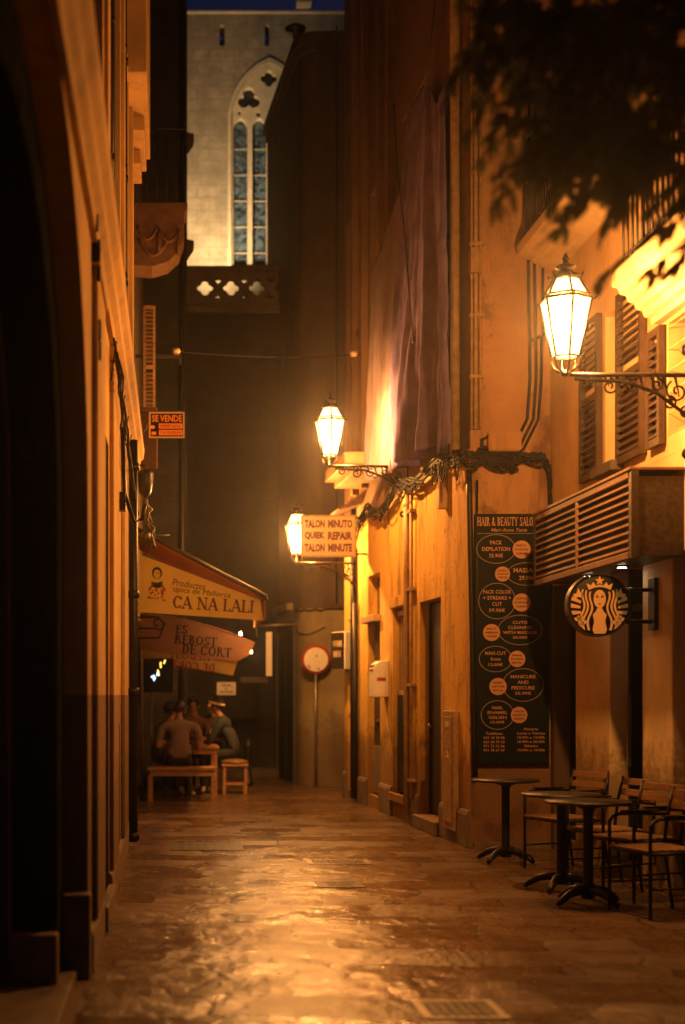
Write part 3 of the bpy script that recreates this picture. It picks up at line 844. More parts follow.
for j in range(7):
    for i in range(9):
        t = i / 8
        vs.append((-.27 + 1.56 * t, 19.3 + 2.0 * j / 6, 2.60 - .06 * t - .33 * t * t - .03 * math.sin(PI * j / 6)))
fs = [(j * 9 + i, j * 9 + i + 1, (j + 1) * 9 + i + 1, (j + 1) * 9 + i) for j in range(6) for i in range(8)]
q.add(vs, fs, 0, True); cp = q.build('canopy', M['awnb'], aw2); so = cp.modifiers.new('thick', 'SOLIDIFY'); so.thickness = .012
q = MB(); q.tube([(-.27, 19.5, 2.3), (.5, 19.5, 2.15), (1.2, 19.5, 2.12)], .016, 8); q.tube([(-.27, 21.1, 2.3), (1.2, 21.1, 2.0)], .016, 8); q.build('frame', M['castiron'], aw2)
for i, (px, py, dd, zz) in enumerate(((240.5, 634, 18.8, .30), (251, 652, 20.4, .12))):
    p = at(px, py, dd)
    bt = thing('hanging_bulb', ('upper' if i == 0 else 'lower') + ' tiny bare bulb hanging between the awnings', 'bulb', p, 'little bulbs at the awning fronts')
    q = MB(); q.lathe([(.005, .02), (.009, .01), (.011, 0), (.008, -.01), (.003, -.014)], 10, 0, Matrix.Translation(p)); q.build('bulb', M['bulb'], bt)
    q = MB(); q.tube([p + Vector((0, 0, .03)), p + Vector((0, 0, zz))], .005, 5); q.lathe([(.012, .028), (.012, .06)], 8, 0, Matrix.Translation(p)); q.build('cord', M['cable'], bt)
# iron scroll bracket under the amber awning
q = MB(); p = at(151, 630, 18.0)
for dz in (.16, .02, -.1): q.tube([(-.3, 18.0, p.z + dz), (p.x + .1, 18.0, p.z + dz)], .012, 6)
q.tube(spiral((p.x + .08, 18.0, p.z + .08), .09, .02, -90, 300), .011, 6); q.tube([(p.x + .1, 18.0, p.z - .1), (p.x + .18, 18.0, p.z + .1)], .011, 6)
tag(q.build('iron_bracket', M['iron'], loc=p), 'black scrolled iron bracket on the wall between the two awnings', 'bracket')
# lit shop display
p = at(157, 676, 20.9)
nb = thing('lit_display', 'small glowing blue and gold shop display on the wall beside the diners', 'display', (p.x - .1, 20.9, p.z - .4))
q = MB(); q.box(p.x - .2, p.x + .24, 20.95, 21.05, p.z - .24, p.z + .26); q.build('case', M['black'], nb, bevel=.01)
rnd = random.Random(11)
for nm, mt, cx, cz, nn in (('blue_lamp', M['neon_blue'], -.05, -.08, 5), ('gold_lamp', M['neon_gold'], .05, .09, 5)):
    q = MB()
    for i in range(nn):
        c0 = Vector((p.x + cx + rnd.uniform(-.04, .05), 20.94, p.z + cz + rnd.uniform(-.09, .09)))
        q.tube([c0, c0 + Vector((rnd.uniform(-.02, .03), 0, rnd.uniform(.03, .07)))], .012, 6)
    q.build(nm, mt, nb)
q = MB(); q.tube([(p.x - .08, 20.98, 0), (p.x - .08, 20.98, p.z - .2)], .015, 6); q.build('post', M['steel'], nb)

# --- dark house closing the left rear
rh = thing('rear_house', 'dark stone house behind the diners with small eave corbels at its corner', 'house', (-.5, 23, 0))
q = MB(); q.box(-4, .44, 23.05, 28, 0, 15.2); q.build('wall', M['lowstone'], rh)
for z in (10.35, 8.62):
    q = MB(); q.prism([(.44, z), (.55, z + .16), (.55, z + .24), (.44, z + .26)], 23.1, 23.4, 'y')
    q.build('corbel', M['darkstone'], rh)
q = MB(); q.box(-.4, .5, 22.85, 28, 15.2, 15.4); q.build('eave', M['darkstone'], rh)
q = MB(); q.tube([(.36, 23.0, z) for z in (.05, 4, 9, 15.2)], .04, 8); q.build('downpipe', M['iron'], rh)

# ================================================================== CHURCH
ch = thing('church', 'floodlit stone church with tall gothic window and quatrefoil parapet behind the alley', 'church', (1.4, 26, 0))
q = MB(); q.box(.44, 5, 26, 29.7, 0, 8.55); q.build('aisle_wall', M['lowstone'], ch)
q = MB(); q.box(.44, 5, 25.75, 26.0, 0, .18); q.build('step', M['darkstone'], ch, bevel=.01)
def foil(cx, cy, n, c, a, rot=90, res=48):
    out = []
    for i in range(res):
        th_ = 2 * PI * i / res
        ph = (th_ - R(rot) + PI / n) % (2 * PI / n) - PI / n
        s2 = a * a - (c * math.sin(ph)) ** 2
        r = c * math.cos(ph) + math.sqrt(max(0, s2))
        out.append((cx + r * math.cos(th_), cy + r * math.sin(th_)))
    return out
TP = frame((0, 26, 0), X, Z, -Y)
loops = [rect(.3, 5, 8.55, 9.2)]
for i in range(9):
    cx = .82 + .474 * i
    loops.append(foil(cx, 8.915, 4, .075, .072))
    hx = cx + .237
    loops.append([(hx - .1, 9.08), (hx + .1, 9.08), (hx, 8.985)]); loops.append([(hx - .1, 8.72), (hx, 8.80), (hx + .1, 8.72)])
q = MB(); plate(q, loops, .16, TP @ Matrix.Translation((0, 0, .05))); fbox(q, TP, .3, 5, 9.2, 9.29, -.16, .11); fbox(q, TP, .3, 5, 8.45, 8.55, -.05, .12)
q.build('parapet', M['darkstone'], ch)
TU = frame((0, 30, 0), X, Z, -Y)
wc, hw, zb, zs = 2.30, .80, 10.45, 13.6
def pointed(cx, hw, z0, zs, k=1.0, n=10):
    """Pointed arch outline, radius k * width on centres at the springing."""
    r = 2 * hw * k * .8
    pts = [(cx - hw, z0), (cx + hw, z0)]
    c1 = cx + hw - r
    amax = math.acos((cx - c1) / r)
    for i in range(n + 1):
        a = amax * i / n; pts.append((c1 + r * math.cos(a), zs + r * math.sin(a)))
    c2 = cx - hw + r
    for i in range(n - 1, -1, -1):
        a = amax * i / n; pts.append((c2 - r * math.cos(a), zs + r * math.sin(a)))
    return pts
q = MB(); plate(q, [rect(-1, 6, 7, 15.82), pointed(wc, hw, zb, zs), rect(1.25, 1.36, 15.15, 15.6), rect(2.2, 2.3, 15.15, 15.6)], .5, TU)
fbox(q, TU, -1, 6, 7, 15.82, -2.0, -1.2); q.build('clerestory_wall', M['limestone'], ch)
q = MB(); fbox(q, TU, -1, 6, 15.82, 15.88, -.6, .06); q.build('coping', M['carved'], ch, bevel=.02)
q = MB(); q.box(2.85, 3.15, 29.6, 29.9, 15.88, 16.3); q.lathe([(.22, 16.3), (.2, 16.4), (.04, 17.2), (.0, 17.3)], 8, 0, Matrix.Translation((3.0, 29.75, 0))); q.build('pinnacle', M['carved'], ch)
# gothic window: glass, tracery, mullions, archivolt
q = MB(); q.add([(x, z, -.36) for x, z in pointed(wc, hw - .003, zb, zs)], [tuple(range(len(pointed(wc, hw, zb, zs))))], 0, False, TU)
gw = q.build('gothic_window', M['leaded'], ch)
loops = [pointed(wc, hw - .002, zb + .002, zs)]
for i in range(4):
    lx = wc - hw + .2 + .4 * i
    loops.append(pointed(lx, .15, zb + .05, zs - .12, 1.0, 6))
loops += [foil(wc - .42, zs + .5, 3, .125, .125), foil(wc + .42, zs + .5, 3, .125, .125), foil(wc, zs + .93, 4, .09, .085)]
for lx in (wc - .62, wc - .22, wc + .22, wc + .62): loops.append(ell(lx, zs + .17, .05, .06, 10) if abs(lx - wc) < .4 else ell(lx, zs + .2, .035, .05, 10))
q = MB(); plate(q, loops, .16, TU @ Matrix.Translation((0, 0, -.16))); q.build('tracery', M['carved'], gw, off=gw['_o'], bevel=.012)
q = MB()
for i in range(5):
    z = zb + .42 + .55 * i
    q.add([(wc - hw, z, -.30), (wc + hw, z, -.30), (wc + hw, z + .022, -.30), (wc - hw, z + .022, -.30)], [(0, 1, 2, 3)], 0, False, TU)
so = q.build('glazing_bar', M['carved'], gw, off=gw['_o'])
q = MB(); plate(q, [pointed(wc, hw + .075, zb - .06, zs), pointed(wc, hw + .003, zb, zs)], .1, TU @ Matrix.Translation((0, 0, .025))); q.build('archivolt', M['carved'], gw, off=gw['_o'], bevel=.02)
q = MB(); fbox(q, TU, wc - hw - .2, wc + hw + .2, zb - .18, zb - .061, -.3, .14); q.build('sill', M['carved'], gw, off=gw['_o'], bevel=.02)
fl = thing('floodlight', 'floodlight on the aisle roof aimed up at the pale church wall', 'floodlight', (1.05, 27.6, 8.55))
q = MB(); q.box(.9, 1.2, 27.5, 27.7, 8.62, 8.86); q.box(.95, 1.15, 27.55, 27.65, 8.55, 8.62); q.build('housing', M['iron'], fl)
q = MB(); q.box(.93, 1.17, 27.703, 27.71, 8.65, 8.83); q.build('lens', M['flood'], fl)

# ================================================================== CORNER HOUSE AT THE BEND
co = thing('corner_house', 'tall dark corner house with rounded pale base at the bend of the alley', 'house', (2.7, 23.5, 0))
arc = [(2.72 - .42 * math.cos(R(a)), 23.92 - .42 * math.sin(R(a))) for a in range(0, 91, 10)]
foot = [(2.06, 27.5)] + arc + [(3.3, 23.5), (7, 23.5), (7, 27.5)]
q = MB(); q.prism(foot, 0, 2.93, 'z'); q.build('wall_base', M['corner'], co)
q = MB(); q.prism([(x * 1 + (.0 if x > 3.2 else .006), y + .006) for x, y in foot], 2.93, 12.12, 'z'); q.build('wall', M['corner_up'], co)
q = MB(); q.prism([(x - .04, y - .04) for x, y in foot], 12.12, 12.24, 'z'); q.prism([(x - .09, y - .09) for x, y in foot], 12.24, 12.4, 'z'); q.build('eave', M['darkstone'], co)
q = MB(); q.lathe([(.05, 12.4), (.05, 12.5), (.16, 12.52), (.18, 12.57), (.08, 12.63)], 14, 0, Matrix.Translation((2.25, 23.7, 0))); q.build('roof_vent', M['iron'], co)
TC = frame((2.30, 23.92, 0), Vector((-.1109, .9938, 0)), Z, Vector((-.9938, -.1109, 0)))
# u x Z points +x here, so mirror the run: build door boxes in world along the left face
def onleft(mb, s0, s1, z0, z1, n0, n1):
    u, nn = Vector((-.0669, .9978, 0)), Vector((-.9978, -.0669, 0)); O = Vector((2.30, 23.92, 0))
    P = lambda s, z, n_: O + u * s + nn * n_ + Z * z
    return mb.add([P(a, b, c) for c in (n0, n1) for b in (z0, z1) for a in (s0, s1)], [(0, 2, 3, 1), (4, 5, 7, 6), (0, 1, 5, 4), (2, 6, 7, 3), (0, 4, 6, 2), (1, 3, 7, 5)])
q = MB(); onleft(q, .12, 1.9, .05, 2.62, 0, .03); dr = q.build('door', M['blackdoor'], co)
q = MB(); onleft(q, .0, .1, .0, 2.75, 0, .07); onleft(q, 1.92, 2.05, 0, 2.75, 0, .07); onleft(q, .1, 1.92, 2.64, 2.75, 0, .07); q.build('frame', M['darkwood'], dr, off=dr['_o'])
q = MB(); onleft(q, .5, 2.9, 2.95, 3.07, -.02, .1); q.build('ledge', M['corner'], co, bevel=.01)
q = MB(); onleft(q, .99, 1.03, .06, 2.6, .03, .042); q.build('door_gap', M['iron'], dr, off=dr['_o'])
q = MB(); q.tube([Vector((2.72 - .45 * math.cos(R(a)), 23.92 - .45 * math.sin(R(a)), 2.9 + .02 * math.sin(a))) for a in range(0, 91, 10)] + [Vector((3.3, 23.46, 2.92))], .018, 6)
q.tube([Vector((2.72 - .44 * math.cos(R(a)), 23.92 - .44 * math.sin(R(a)), 2.62 - .12 * math.sin(R(a * 2)))) for a in range(0, 91, 10)], .009, 6)
tag(q.build('cable', M['cable'], loc=(2.7, 23.5, 2.9)), 'black cable wrapped round the rounded corner above the road sign', 'cable')
q = MB(); q.tube([(3.2, 23.44, z) for z in (0, 4, 8, 12.5)], .045, 8); q.build('downpipe', M['iron'], co)
q = MB(); q.tube([(2.9, 23.44, z) for z in (3.0, 6, 9, 12.5)], .012, 8); q.build('cable', M['cable'], co)

sgn = thing('road_sign', 'round white road sign with red rim on a thin pole by the rounded corner', 'road sign', (2.58, 23.35, 0))
p = at(316, 659.5, 23.3)
q = MB(); q.tube([(p.x, 23.35, 0), (p.x, 23.35, p.z + .2)], .022, 10); q.build('pole', M['steel'], sgn)
TR_ = frame((p.x, 23.31, p.z), X, Z, -Y)
q = MB(); q.lathe([(.235, -.012), (.24, -.006), (.24, .0)], 40, 0, TR_); dk = q.build('disc', M['red'], sgn)
q = MB(); plate(q, [ell(0, 0, .196, .196)], .003, TR_ @ Matrix.Translation((0, 0, .004))); q.build('face', M['white'], dk, off=dk['_o'])
q = MB(); plate(q, [ell(.01, .06, .016, .014, 10)], .003, TR_ @ Matrix.Translation((0, 0, .006)))
for a, b2 in ((-.12, -.10), (-.10, -.13), (.04, -.15)): plate(q, [ell(a, b2, .02, .012, 9)], .003, TR_ @ Matrix.Translation((0, 0, .006)))
q.build('sticker', M['castiron'], dk, off=dk['_o'])

q = MB(); p0, p1 = at(256, 626, 23.9), at(300, 624, 23.9)
mb_ = thing('hanging_sign', 'iron bar with white hanging strip sign beside the dark corner door', 'sign', (p1.x, 23.9, p0.z))
q.tube([p0, p1], .018, 6); q.tube([p0 + Vector((.0, 0, 0)), p0 + Vector((.02, 0, -.18))], .01, 6); q.build('arm', M['steel'], mb_)
a, b2 = at(266, 676, 23.9), at(272, 632, 23.9); q = MB(); q.box(a.x, b2.x, 23.89, 23.91, a.z, b2.z); q.build('strip', M['white'], mb_, bevel=.004)
a, b2 = at(240, 683, 24.2), at(268, 677, 24.2); q = MB(); q.box(a.x, b2.x, 24.0, 24.4, a.z, b2.z); tag(q.build('metal_bar', M['iron'], loc=a, bevel=.01), 'flat black bar jutting out below the white hanging strip', 'bar')

a, b2 = at(217.5, 695, 25.7), at(236.5, 682, 25.7)
nt_ = thing('wall_notice', 'small white notice with three printed lines on the stone wall behind the diners', 'sign', (a.x, 25.98, a.z))
k = 25.95 / F; TN_ = frame((a.x, 25.96, a.z), X, Z, -Y); w_, h_ = b2.x - a.x, b2.z - a.z
q = MB(); fbox(q, TN_, 0, w_, 0, h_, -.015, 0); bo = q.build('board', M['white'], nt_)
q = MB(); scribble(q, TN_, w_ * .25, w_ * .75, h_ * .66, h_ * .84, 6); scribble(q, TN_, w_ * .42, w_ * .58, h_ * .42, h_ * .57, 2); scribble(q, TN_, w_ * .14, w_ * .86, h_ * .14, h_ * .33, 9)
q.build('lettering', M['black'], bo, off=bo['_o'])

# wire across the alley
pa, pb = at(172, 351, 17.4), at(366, 354, 19.4)
q = MB(); q.tube([pa.lerp(pb, t) + Vector((0, 0, -.06 * math.sin(PI * t))) for t in [i / 24 for i in range(25)]], .006, 5)
wi = tag(q.build('overhead_wire', M['cable'], loc=pa), 'thin wire strung across the alley above the small sale sign', 'wire')
for t in (.02, .93):
    q = MB(); c0 = pa.lerp(pb, t); q.lathe([(.012, -.05), (.04, -.03), (.04, .03), (.012, .05)], 10, 0, Matrix.Translation(c0) @ Matrix.Rotation(R(90), 4, 'Y')); q.build('insulator', M['cream'], wi, off=wi['_o'])

# ================================================================== RIGHT SIDE
u_ = Vector((.30, -7.2, 0)).normalized()
TY = frame((2.74, 21.2, 0), u_, Z, u_.cross(Z))
def sd(d): return (21.2 - d) * 1.00087
yh = thing('yellow_house', 'tall yellow rendered house with three dark doorways along the right of the alley', 'house', (2.9, 17.6, 0))
D1, D2, D3 = (sd(16.19), sd(15.19)), (sd(17.68), sd(16.80)), (sd(19.33), sd(18.5))
w = MB()
holes = [rect(*D1, .15, 2.55), rect(*D2, .3, 2.57), rect(*D3, .16, 3.1), rect(sd(19.2), sd(18.3), 5.3, 8.2), rect(sd(21.0), sd(20.2), 4.9, 8.4), rect(sd(17.2), sd(15.9), 5.6, 8.4), rect(sd(20.9), sd(20.1), .12, 2.6)]
plate(w, [rect(0, sd(14.0), 0, 15)] + holes, .34, TY)
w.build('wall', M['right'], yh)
core = MB()
core.prism([(3.42, 14.4), (3.12, 21.2), (9, 21.2), (9, 14.4)], 0, 14.9, 'z'); core.build('inner_wall', M['darkwall'], yh)
TFr = frame((3.045, 14.0, 0), X, Z, -Y)
w = MB(); plate(w, [rect(0.002, 5, 0, 15)], .36, TFr); w.build('gable_wall', M['front'], yh)
for a, b2 in ((21.2, 20.93), (20.07, 19.36), (18.47, 17.71), (16.77, 16.22), (15.16, 14.0)):
    q = MB(); along(q, TY, [(0, 0), (.035, 0), (.035, .32), (.02, .36), (0, .37)], sd(a), sd(b2)); q.build('plinth', M['plinth'], yh, bevel=.006)
q = MB(); along(q, TFr, [(0, 0), (.05, 0), (.05, .05), (0, .06)], .03, .78); q.build('plinth', M['plinth'], yh)
# door one: grey flush door deep in its reveal, stone step
d1 = MB(); fbox(d1, TY, D1[0] + .04, D1[1] - .04, .17, 2.52, -.17, -.13); dd = d1.build('door', M['greydoor'], yh)
q = MB(); fbox(q, TY, D1[0] + .002, D1[0] + .045, .152, 2.54, -.17, -.10); fbox(q, TY, D1[1] - .045, D1[1] - .002, .152, 2.54, -.17, -.10); q.build('frame', M['darkwood'], dd, off=dd['_o'])
q = MB(); fbox(q, TY, D1[0] - .05, D1[1] + .05, 0, .148, -.3, .08); q.build('door_step', M['plinth'], yh, bevel=.012)
q = MB(); q.lathe([(.012, 0), (.012, .04), (.028, .05), (.028, .065), (.01, .08)], 12, 0, TY @ Matrix.Translation((D1[0] + .15, 1.15, -.13))); q.build('handle', M['steel'], dd, off=dd['_o'])
# door two: glazed top behind vertical bars, solid lower panel
d2_ = MB(); fbox(d2_, TY, D2[0] + .03, D2[1] - .03, .32, 1.5, -.10, -.05); dd = d2_.build('door', M['blackdoor'], yh)
q = MB(); fbox(q, TY, D2[0] + .03, D2[1] - .03, 1.5, 2.55, -.14, -.11); q.build('pane', M['glass'], dd, off=dd['_o'])
q = MB()
for k in range(6):
    s = D2[0] + .09 + k * (D2[1] - D2[0] - .18) / 5; fbox(q, TY, s - .012, s + .012, 1.52, 2.5, -.085, -.06)
fbox(q, TY, D2[0] + .03, D2[1] - .03, 2.47, 2.53, -.1, -.05); fbox(q, TY, D2[0] + .03, D2[1] - .03, 1.501, 1.56, -.1, -.045); q.build('bars', M['zinc'], dd, off=dd['_o'])
q = MB(); fbox(q, TY, D2[0] - .08, D2[1] + .08, 2.57, 2.70, 0, .03); q.build('lintel', M['right'], dd, off=dd['_o'], bevel=.008); q = MB(); fbox(q, TY, D2[0] - .08, D2[1] + .08, .2, .3, -.1, .05); q.build('sill', M['right'], dd, off=dd['_o'], bevel=.008)
# door three: tall, with a transom ledge and panel
d3_ = MB(); fbox(d3_, TY, D3[0] + .03, D3[1] - .03, .17, 2.44, -.14, -.08); dd = d3_.build('door', M['shutter'], yh)
q = MB(); fbox(q, TY, D3[0] + .03, D3[1] - .03, 2.56, 3.08, -.16, -.12); q.build('pane', M['glass'], dd, off=dd['_o'])
q = MB(); fbox(q, TY, D3[0] - .06, D3[1] + .04, 2.46, 2.55, -.2, .09); q.build('transom_ledge', M['zinc'], dd, off=dd['_o'], bevel=.008)
q = MB(); fbox(q, TY, D3[0] + .1, D3[1] - .1, .2, .82, -.079, -.05); q.build('kick_panel', M['plinth'], dd, off=dd['_o'])
q = MB(); q.lathe([(.05, 0), (.05, .02), (.02, .03), (.02, .05)], 14, 0, TY @ Matrix.Translation((D3[0] + .35, 1.13, -.08))); q.tube([TY @ Vector((D3[0] + .35, 1.1, -.04)), TY @ Vector((D3[0] + .35, 1.02, -.04))], .012, 6); q.build('knocker', M['iron'], dd, off=dd['_o'])
# far doorway and upper windows
q = MB(); fbox(q, TY, sd(20.9) + .02, sd(20.1) - .02, .12, 2.58, -.3, -.25); q.build('door', M['blackdoor'], yh)
for (a, b2, z0, z1) in ((sd(19.2), sd(18.3), 5.3, 8.2), (sd(21.0), sd(20.2), 4.9, 8.4), (sd(17.2), sd(15.9), 5.6, 8.4)):
    q = MB(); fbox(q, TY, a, b2, z0, z1, -.3, -.25); wn = q.build('window', M['glass'], yh)
    q = MB(); plate(q, [rect(a + .002, b2 - .002, z0 + .002, z1 - .002), rect(a + .07, (a + b2) / 2 - .03, z0 + .07, z1 - .07), rect((a + b2) / 2 + .03, b2 - .07, z0 + .07, z1 - .07)], .05, TY @ Matrix.Translation((0, 0, -.18))); q.build('frame', M['darkwood'], wn, off=wn['_o'])
for s in (sd(20.05), sd(19.35), sd(18.2), sd(17.6)):
    q = MB(); fbox(q, TY, s - .1, s + .06, 4.3, 14.8, 0, .10); q.build('pilaster', M['right_up'], yh, bevel=.01)
q = MB(); fbox(q, TY, sd(19.9), sd(18.3), 4.46, 4.62, 0, .5); fbox(q, TY, sd(19.8), sd(18.4), 4.36, 4.46, 0, .38); lg = q.build('window_balcony', M['zinc'], yh, bevel=.012)
q = MB(); fbox(q, TY, sd(20.9), sd(20.2), 3.2, 3.85, 0, .012); q.build('lit_panel', M['cream'], yh)
q = MB(); along(q, TY, [(0, 4.22), (.02, 4.24), (.34, 4.08), (.34, 4.05), (0, 4.15)], sd(20.6), sd(19.7)); q.build('tiled_hood', M['tile'], yh)
q = MB(); q.tube([TY @ Vector((sd(16.6), z, .06)) for z in (.1, 1.5, 3, 3.9)], .04, 10); q.tube([TY @ Vector((sd(16.42), z, .05)) for z in (.3, 2, 3.8)], .02, 8)
for z in (.5, 1.6, 2.7, 3.6): fbox(q, TY, sd(16.68), sd(16.36), z, z + .035, 0, .075)
q.build('downpipe', M['zinc'], yh)
q = MB(); q.tube([TY @ Vector((sd(20.2), z, .05)) for z in (.05, 2.2, 4.2)], .04, 10); q.tube([TY @ Vector((sd(20.0), z, .06)) for z in (.05, 1.2, 2.8)], .045, 10); q.build('downpipe', M['iron'], yh)
q = MB(); q.tube([TY @ Vector((sd(14.35), z, .06)) for z in (3.9, 6, 9, 13)], .05, 10); q.build('downpipe', M['zinc'], yh)
q = MB()
for x, r in ((.03, .022), (.075, .014), (-.01, .012)): q.tube([(3.06 + x, 13.96, z) for z in (4.1, 6, 8, 11)], r, 8)
for z in (4.6, 5.2, 5.9, 6.6, 7.3): q.box(3.03, 3.17, 13.94, 13.998, z, z + .03)
q.box(3.03, 3.11, 13.90, 13.998, 5.62, 5.86); q.build('conduit', M['zinc'], yh)
q = MB(); q.tube([(3.02 + .06 * i / 10, 13.95, 3.7 - .3 * i) for i in range(11)], .028, 8); q.tube([(3.1, 13.95, 3.6), (3.1, 13.95, 2.4), (3.1, 13.96, .9)], .012, 6); q.build('conduit', M['iron'], yh)
q = MB(); fbox(q, TY, sd(15.0), sd(14.9), 3.45, 3.85, 0, .09); q.build('junction_box', M['pvc'], yh, bevel=.006)
q = MB(); fbox(q, TY, sd(14.86), sd(14.42), .12, 1.34, 0, .06); mc = q.build('meter_cabinet', M['zinc'], yh, bevel=.01)
q = MB(); fbox(q, TY, sd(14.80), sd(14.48), .2, 1.28, .061, .072); q.build('cabinet_door', M['zinc'], mc, off=mc['_o'], bevel=.005)
q = MB()
for k in range(8): fbox(q, TY, sd(14.74), sd(14.54), .96 + .022 * k, .968 + .022 * k, .073, .076)
plate(q, [[(sd(14.74), .86), (sd(14.56), .86), (sd(14.65), .94)], [(sd(14.70), .875), (sd(14.60), .875), (sd(14.65), .92)]], .003, TY @ Matrix.Translation((0, 0, .076))); fbox(q, TY, sd(14.72), sd(14.56), 1.17, 1.23, .073, .076)
q.build('warning_plate', M['cream'], mc, off=mc['_o'])

# letter box
lb = thing('letter_box', 'white rounded letter box with red mark on the yellow wall between two doors', 'letter box', TY @ Vector((sd(18.1), 1.45, 0)))
s0 = sd(18.25); q = MB()
pr = [(0, 1.47), (.19, 1.47), (.19, 1.83), (.17, 1.89), (.11, 1.93), (0, 1.94)]
along(q, TY, pr, s0, s0 + .32); bd = q.build('body', M['white'], lb, bevel=.012)
q = MB(); fbox(q, TY, s0 + .321, s0 + .323, 1.68, 1.72, .04, .15); scr = TY @ Matrix(((0, 0, 1, s0 + .322), (0, 1, 0, 0), (1, 0, 0, 0), (0, 0, 0, 1)))
fbox(q, TY, s0 + .05, s0 + .27, 1.80, 1.83, .191, .194); q.build('mark', M['red'], bd, off=bd['_o'])
q = MB(); fbox(q, TY, s0 + .04, s0 + .28, 1.855, 1.875, .175, .186); q.build('slot', M['black'], bd, off=bd['_o'])

# box on the far wall, turned towards the alley
bx = thing('wall_cabinet', 'pale boxed cabinet with dark printed side, fixed high on the far right wall', 'cabinet', (2.7, 20.4, 1.9))
A = at(333, 640, 21.0); A.x = 2.42
Bc = Vector((2.66, 20.55, 0)); Cc = Vector((2.762, 20.6, 0)); Ac = Vector((2.52, 21.0, 0)); Dc = Vector((2.735, 21.05, 0))
q = MB(); q.prism([(v.x, v.y) for v in (Ac, Bc, Cc, Dc)], 1.87, 2.42, 'z'); bb = q.build('case', M['white'], bx, bevel=.012)
uu = (Bc - Ac).normalized(); TB = frame((Ac.x, Ac.y, 0), uu, Z, uu.cross(Z)); ln = (Bc - Ac).length
q = MB(); fbox(q, TB, .005, ln - .015, 1.88, 2.41, 0, .004); pnl = q.build('dark_panel', M['castiron'], bb, off=bb['_o'])
q = MB(); scribble(q, TB, .08, ln - .08, 2.2, 2.29, 7, .006); scribble(q, TB, .08, ln - .12, 2.05, 2.14, 6, .006); q.build('print', M['cream'], pnl, off=pnl['_o'])

# black cable bundle along the wall, round the corner and down the gable
def cab(pts, n, spread, r, seed):
    q = MB(); rnd = random.Random(seed)
    for k in range(n):
        o = Vector((0, 0, rnd.uniform(-spread, spread))); oo = rnd.uniform(.02, .05)
        pp = []
        for i in range(len(pts) - 1):
            for j in range(8):
                p_ = pts[i].lerp(pts[i + 1], j / 8)
                t = i * 8 + j
                pp.append(p_ + o + Vector((-.02 * noise.noise((t * .5, k * 1.7, seed + 2)), 0, .09 * noise.noise((t * .35, k * 2.1, seed)))))
        pp.append(pts[-1] + o)
        q.tube(pp, r * rnd.uniform(.7, 1.3), 6)
    return q
wp = lambda d, z, n_=.07: TY @ Vector((sd(d), z, n_))
pts = [wp(20.3, 3.72), wp(19.0, 3.95, .1), wp(18.0, 3.78, .09), wp(17.0, 3.98, .1), wp(16.0, 3.86, .1), wp(15.0, 3.92, .1), wp(14.2, 3.86, .09), Vector((2.99, 13.93, 3.80)), Vector((3.25, 13.93, 3.78)), Vector((3.5, 13.93, 3.74))]
q = cab(pts, 9, .06, .012, 4)
rnd = random.Random(5)
for i in range(16):   # slack loops and loose ends
    a = rnd.uniform(0, 6.4); i0 = int(a); c0 = pts[i0].lerp(pts[i0 + 1], a - i0); c1 = c0.lerp(pts[i0 + 1], rnd.uniform(.2, .9))
    q.tube([c0.lerp(c1, t) + Vector((-.03, 0, -rnd.uniform(.6, 1) * .22 * math.sin(PI * t))) for t in [k / 8 for k in range(9)]], .008, 5)
q2 = cab([Vector((3.1, 13.93, 3.84)), Vector((3.4, 13.93, 3.82)), Vector((3.72, 13.93, 3.80)), Vector((3.8, 13.93, 3.7)), Vector((3.81, 13.93, 3.3)), Vector((3.81, 13.93, 2.4))], 7, .05, .016, 9)
q.add(q2.v, q2.f, 0, True)
tag(q.build('cable_bundle', M['cable'], loc=(2.95, 15, 3.8)), 'thick tangled black cables along the yellow house and round its corner', 'cable')
q = MB()
for x, x2 in ((3.62, 3.60), (3.68, 3.66), (3.73, 3.75)): q.tube([(x, 13.96, 8), (x2, 13.96, 6), (x, 13.96, 4.6), (x - .03, 13.95, 4.2), (x - .18, 13.94, 3.9), (x - .4, 13.94, 3.82)], .016, 6)
q.tube([(3.6, 13.96, 4.95), (3.9, 13.96, 5.1)], .014, 6)
tag(q.build('cables', M['cable'], loc=(3.7, 13.95, 4)), 'three thin cables running down the gable beside the corner of the cafe', 'cable')
jb = thing('electric_box', 'flat painted electric box on the gable wall above the salon board', 'electric box', (3.35, 13.95, 4.0))
a, b2 = at(488, 452, 13.95), at(519, 433, 13.95)
q = MB(); q.box(a.x, b2.x, 13.9, 13.998, a.z, b2.z); bo = q.build('box', M['front'], jb, bevel=.008)
q = MB(); q.box(a.x - .01, b2.x + .01, 13.885, 13.899, a.z + .01, b2.z + .01); q.build('lid', M['front'], bo, off=bo['_o'], bevel=.006)
q = MB(); q.tube([(a.x + .02, 13.94, b2.z - .03), (a.x - .06, 13.94, b2.z - .06), (a.x - .06, 13.94, 3.8)], .016, 6); q.build('cable', M['cable'], bo, off=bo['_o'])

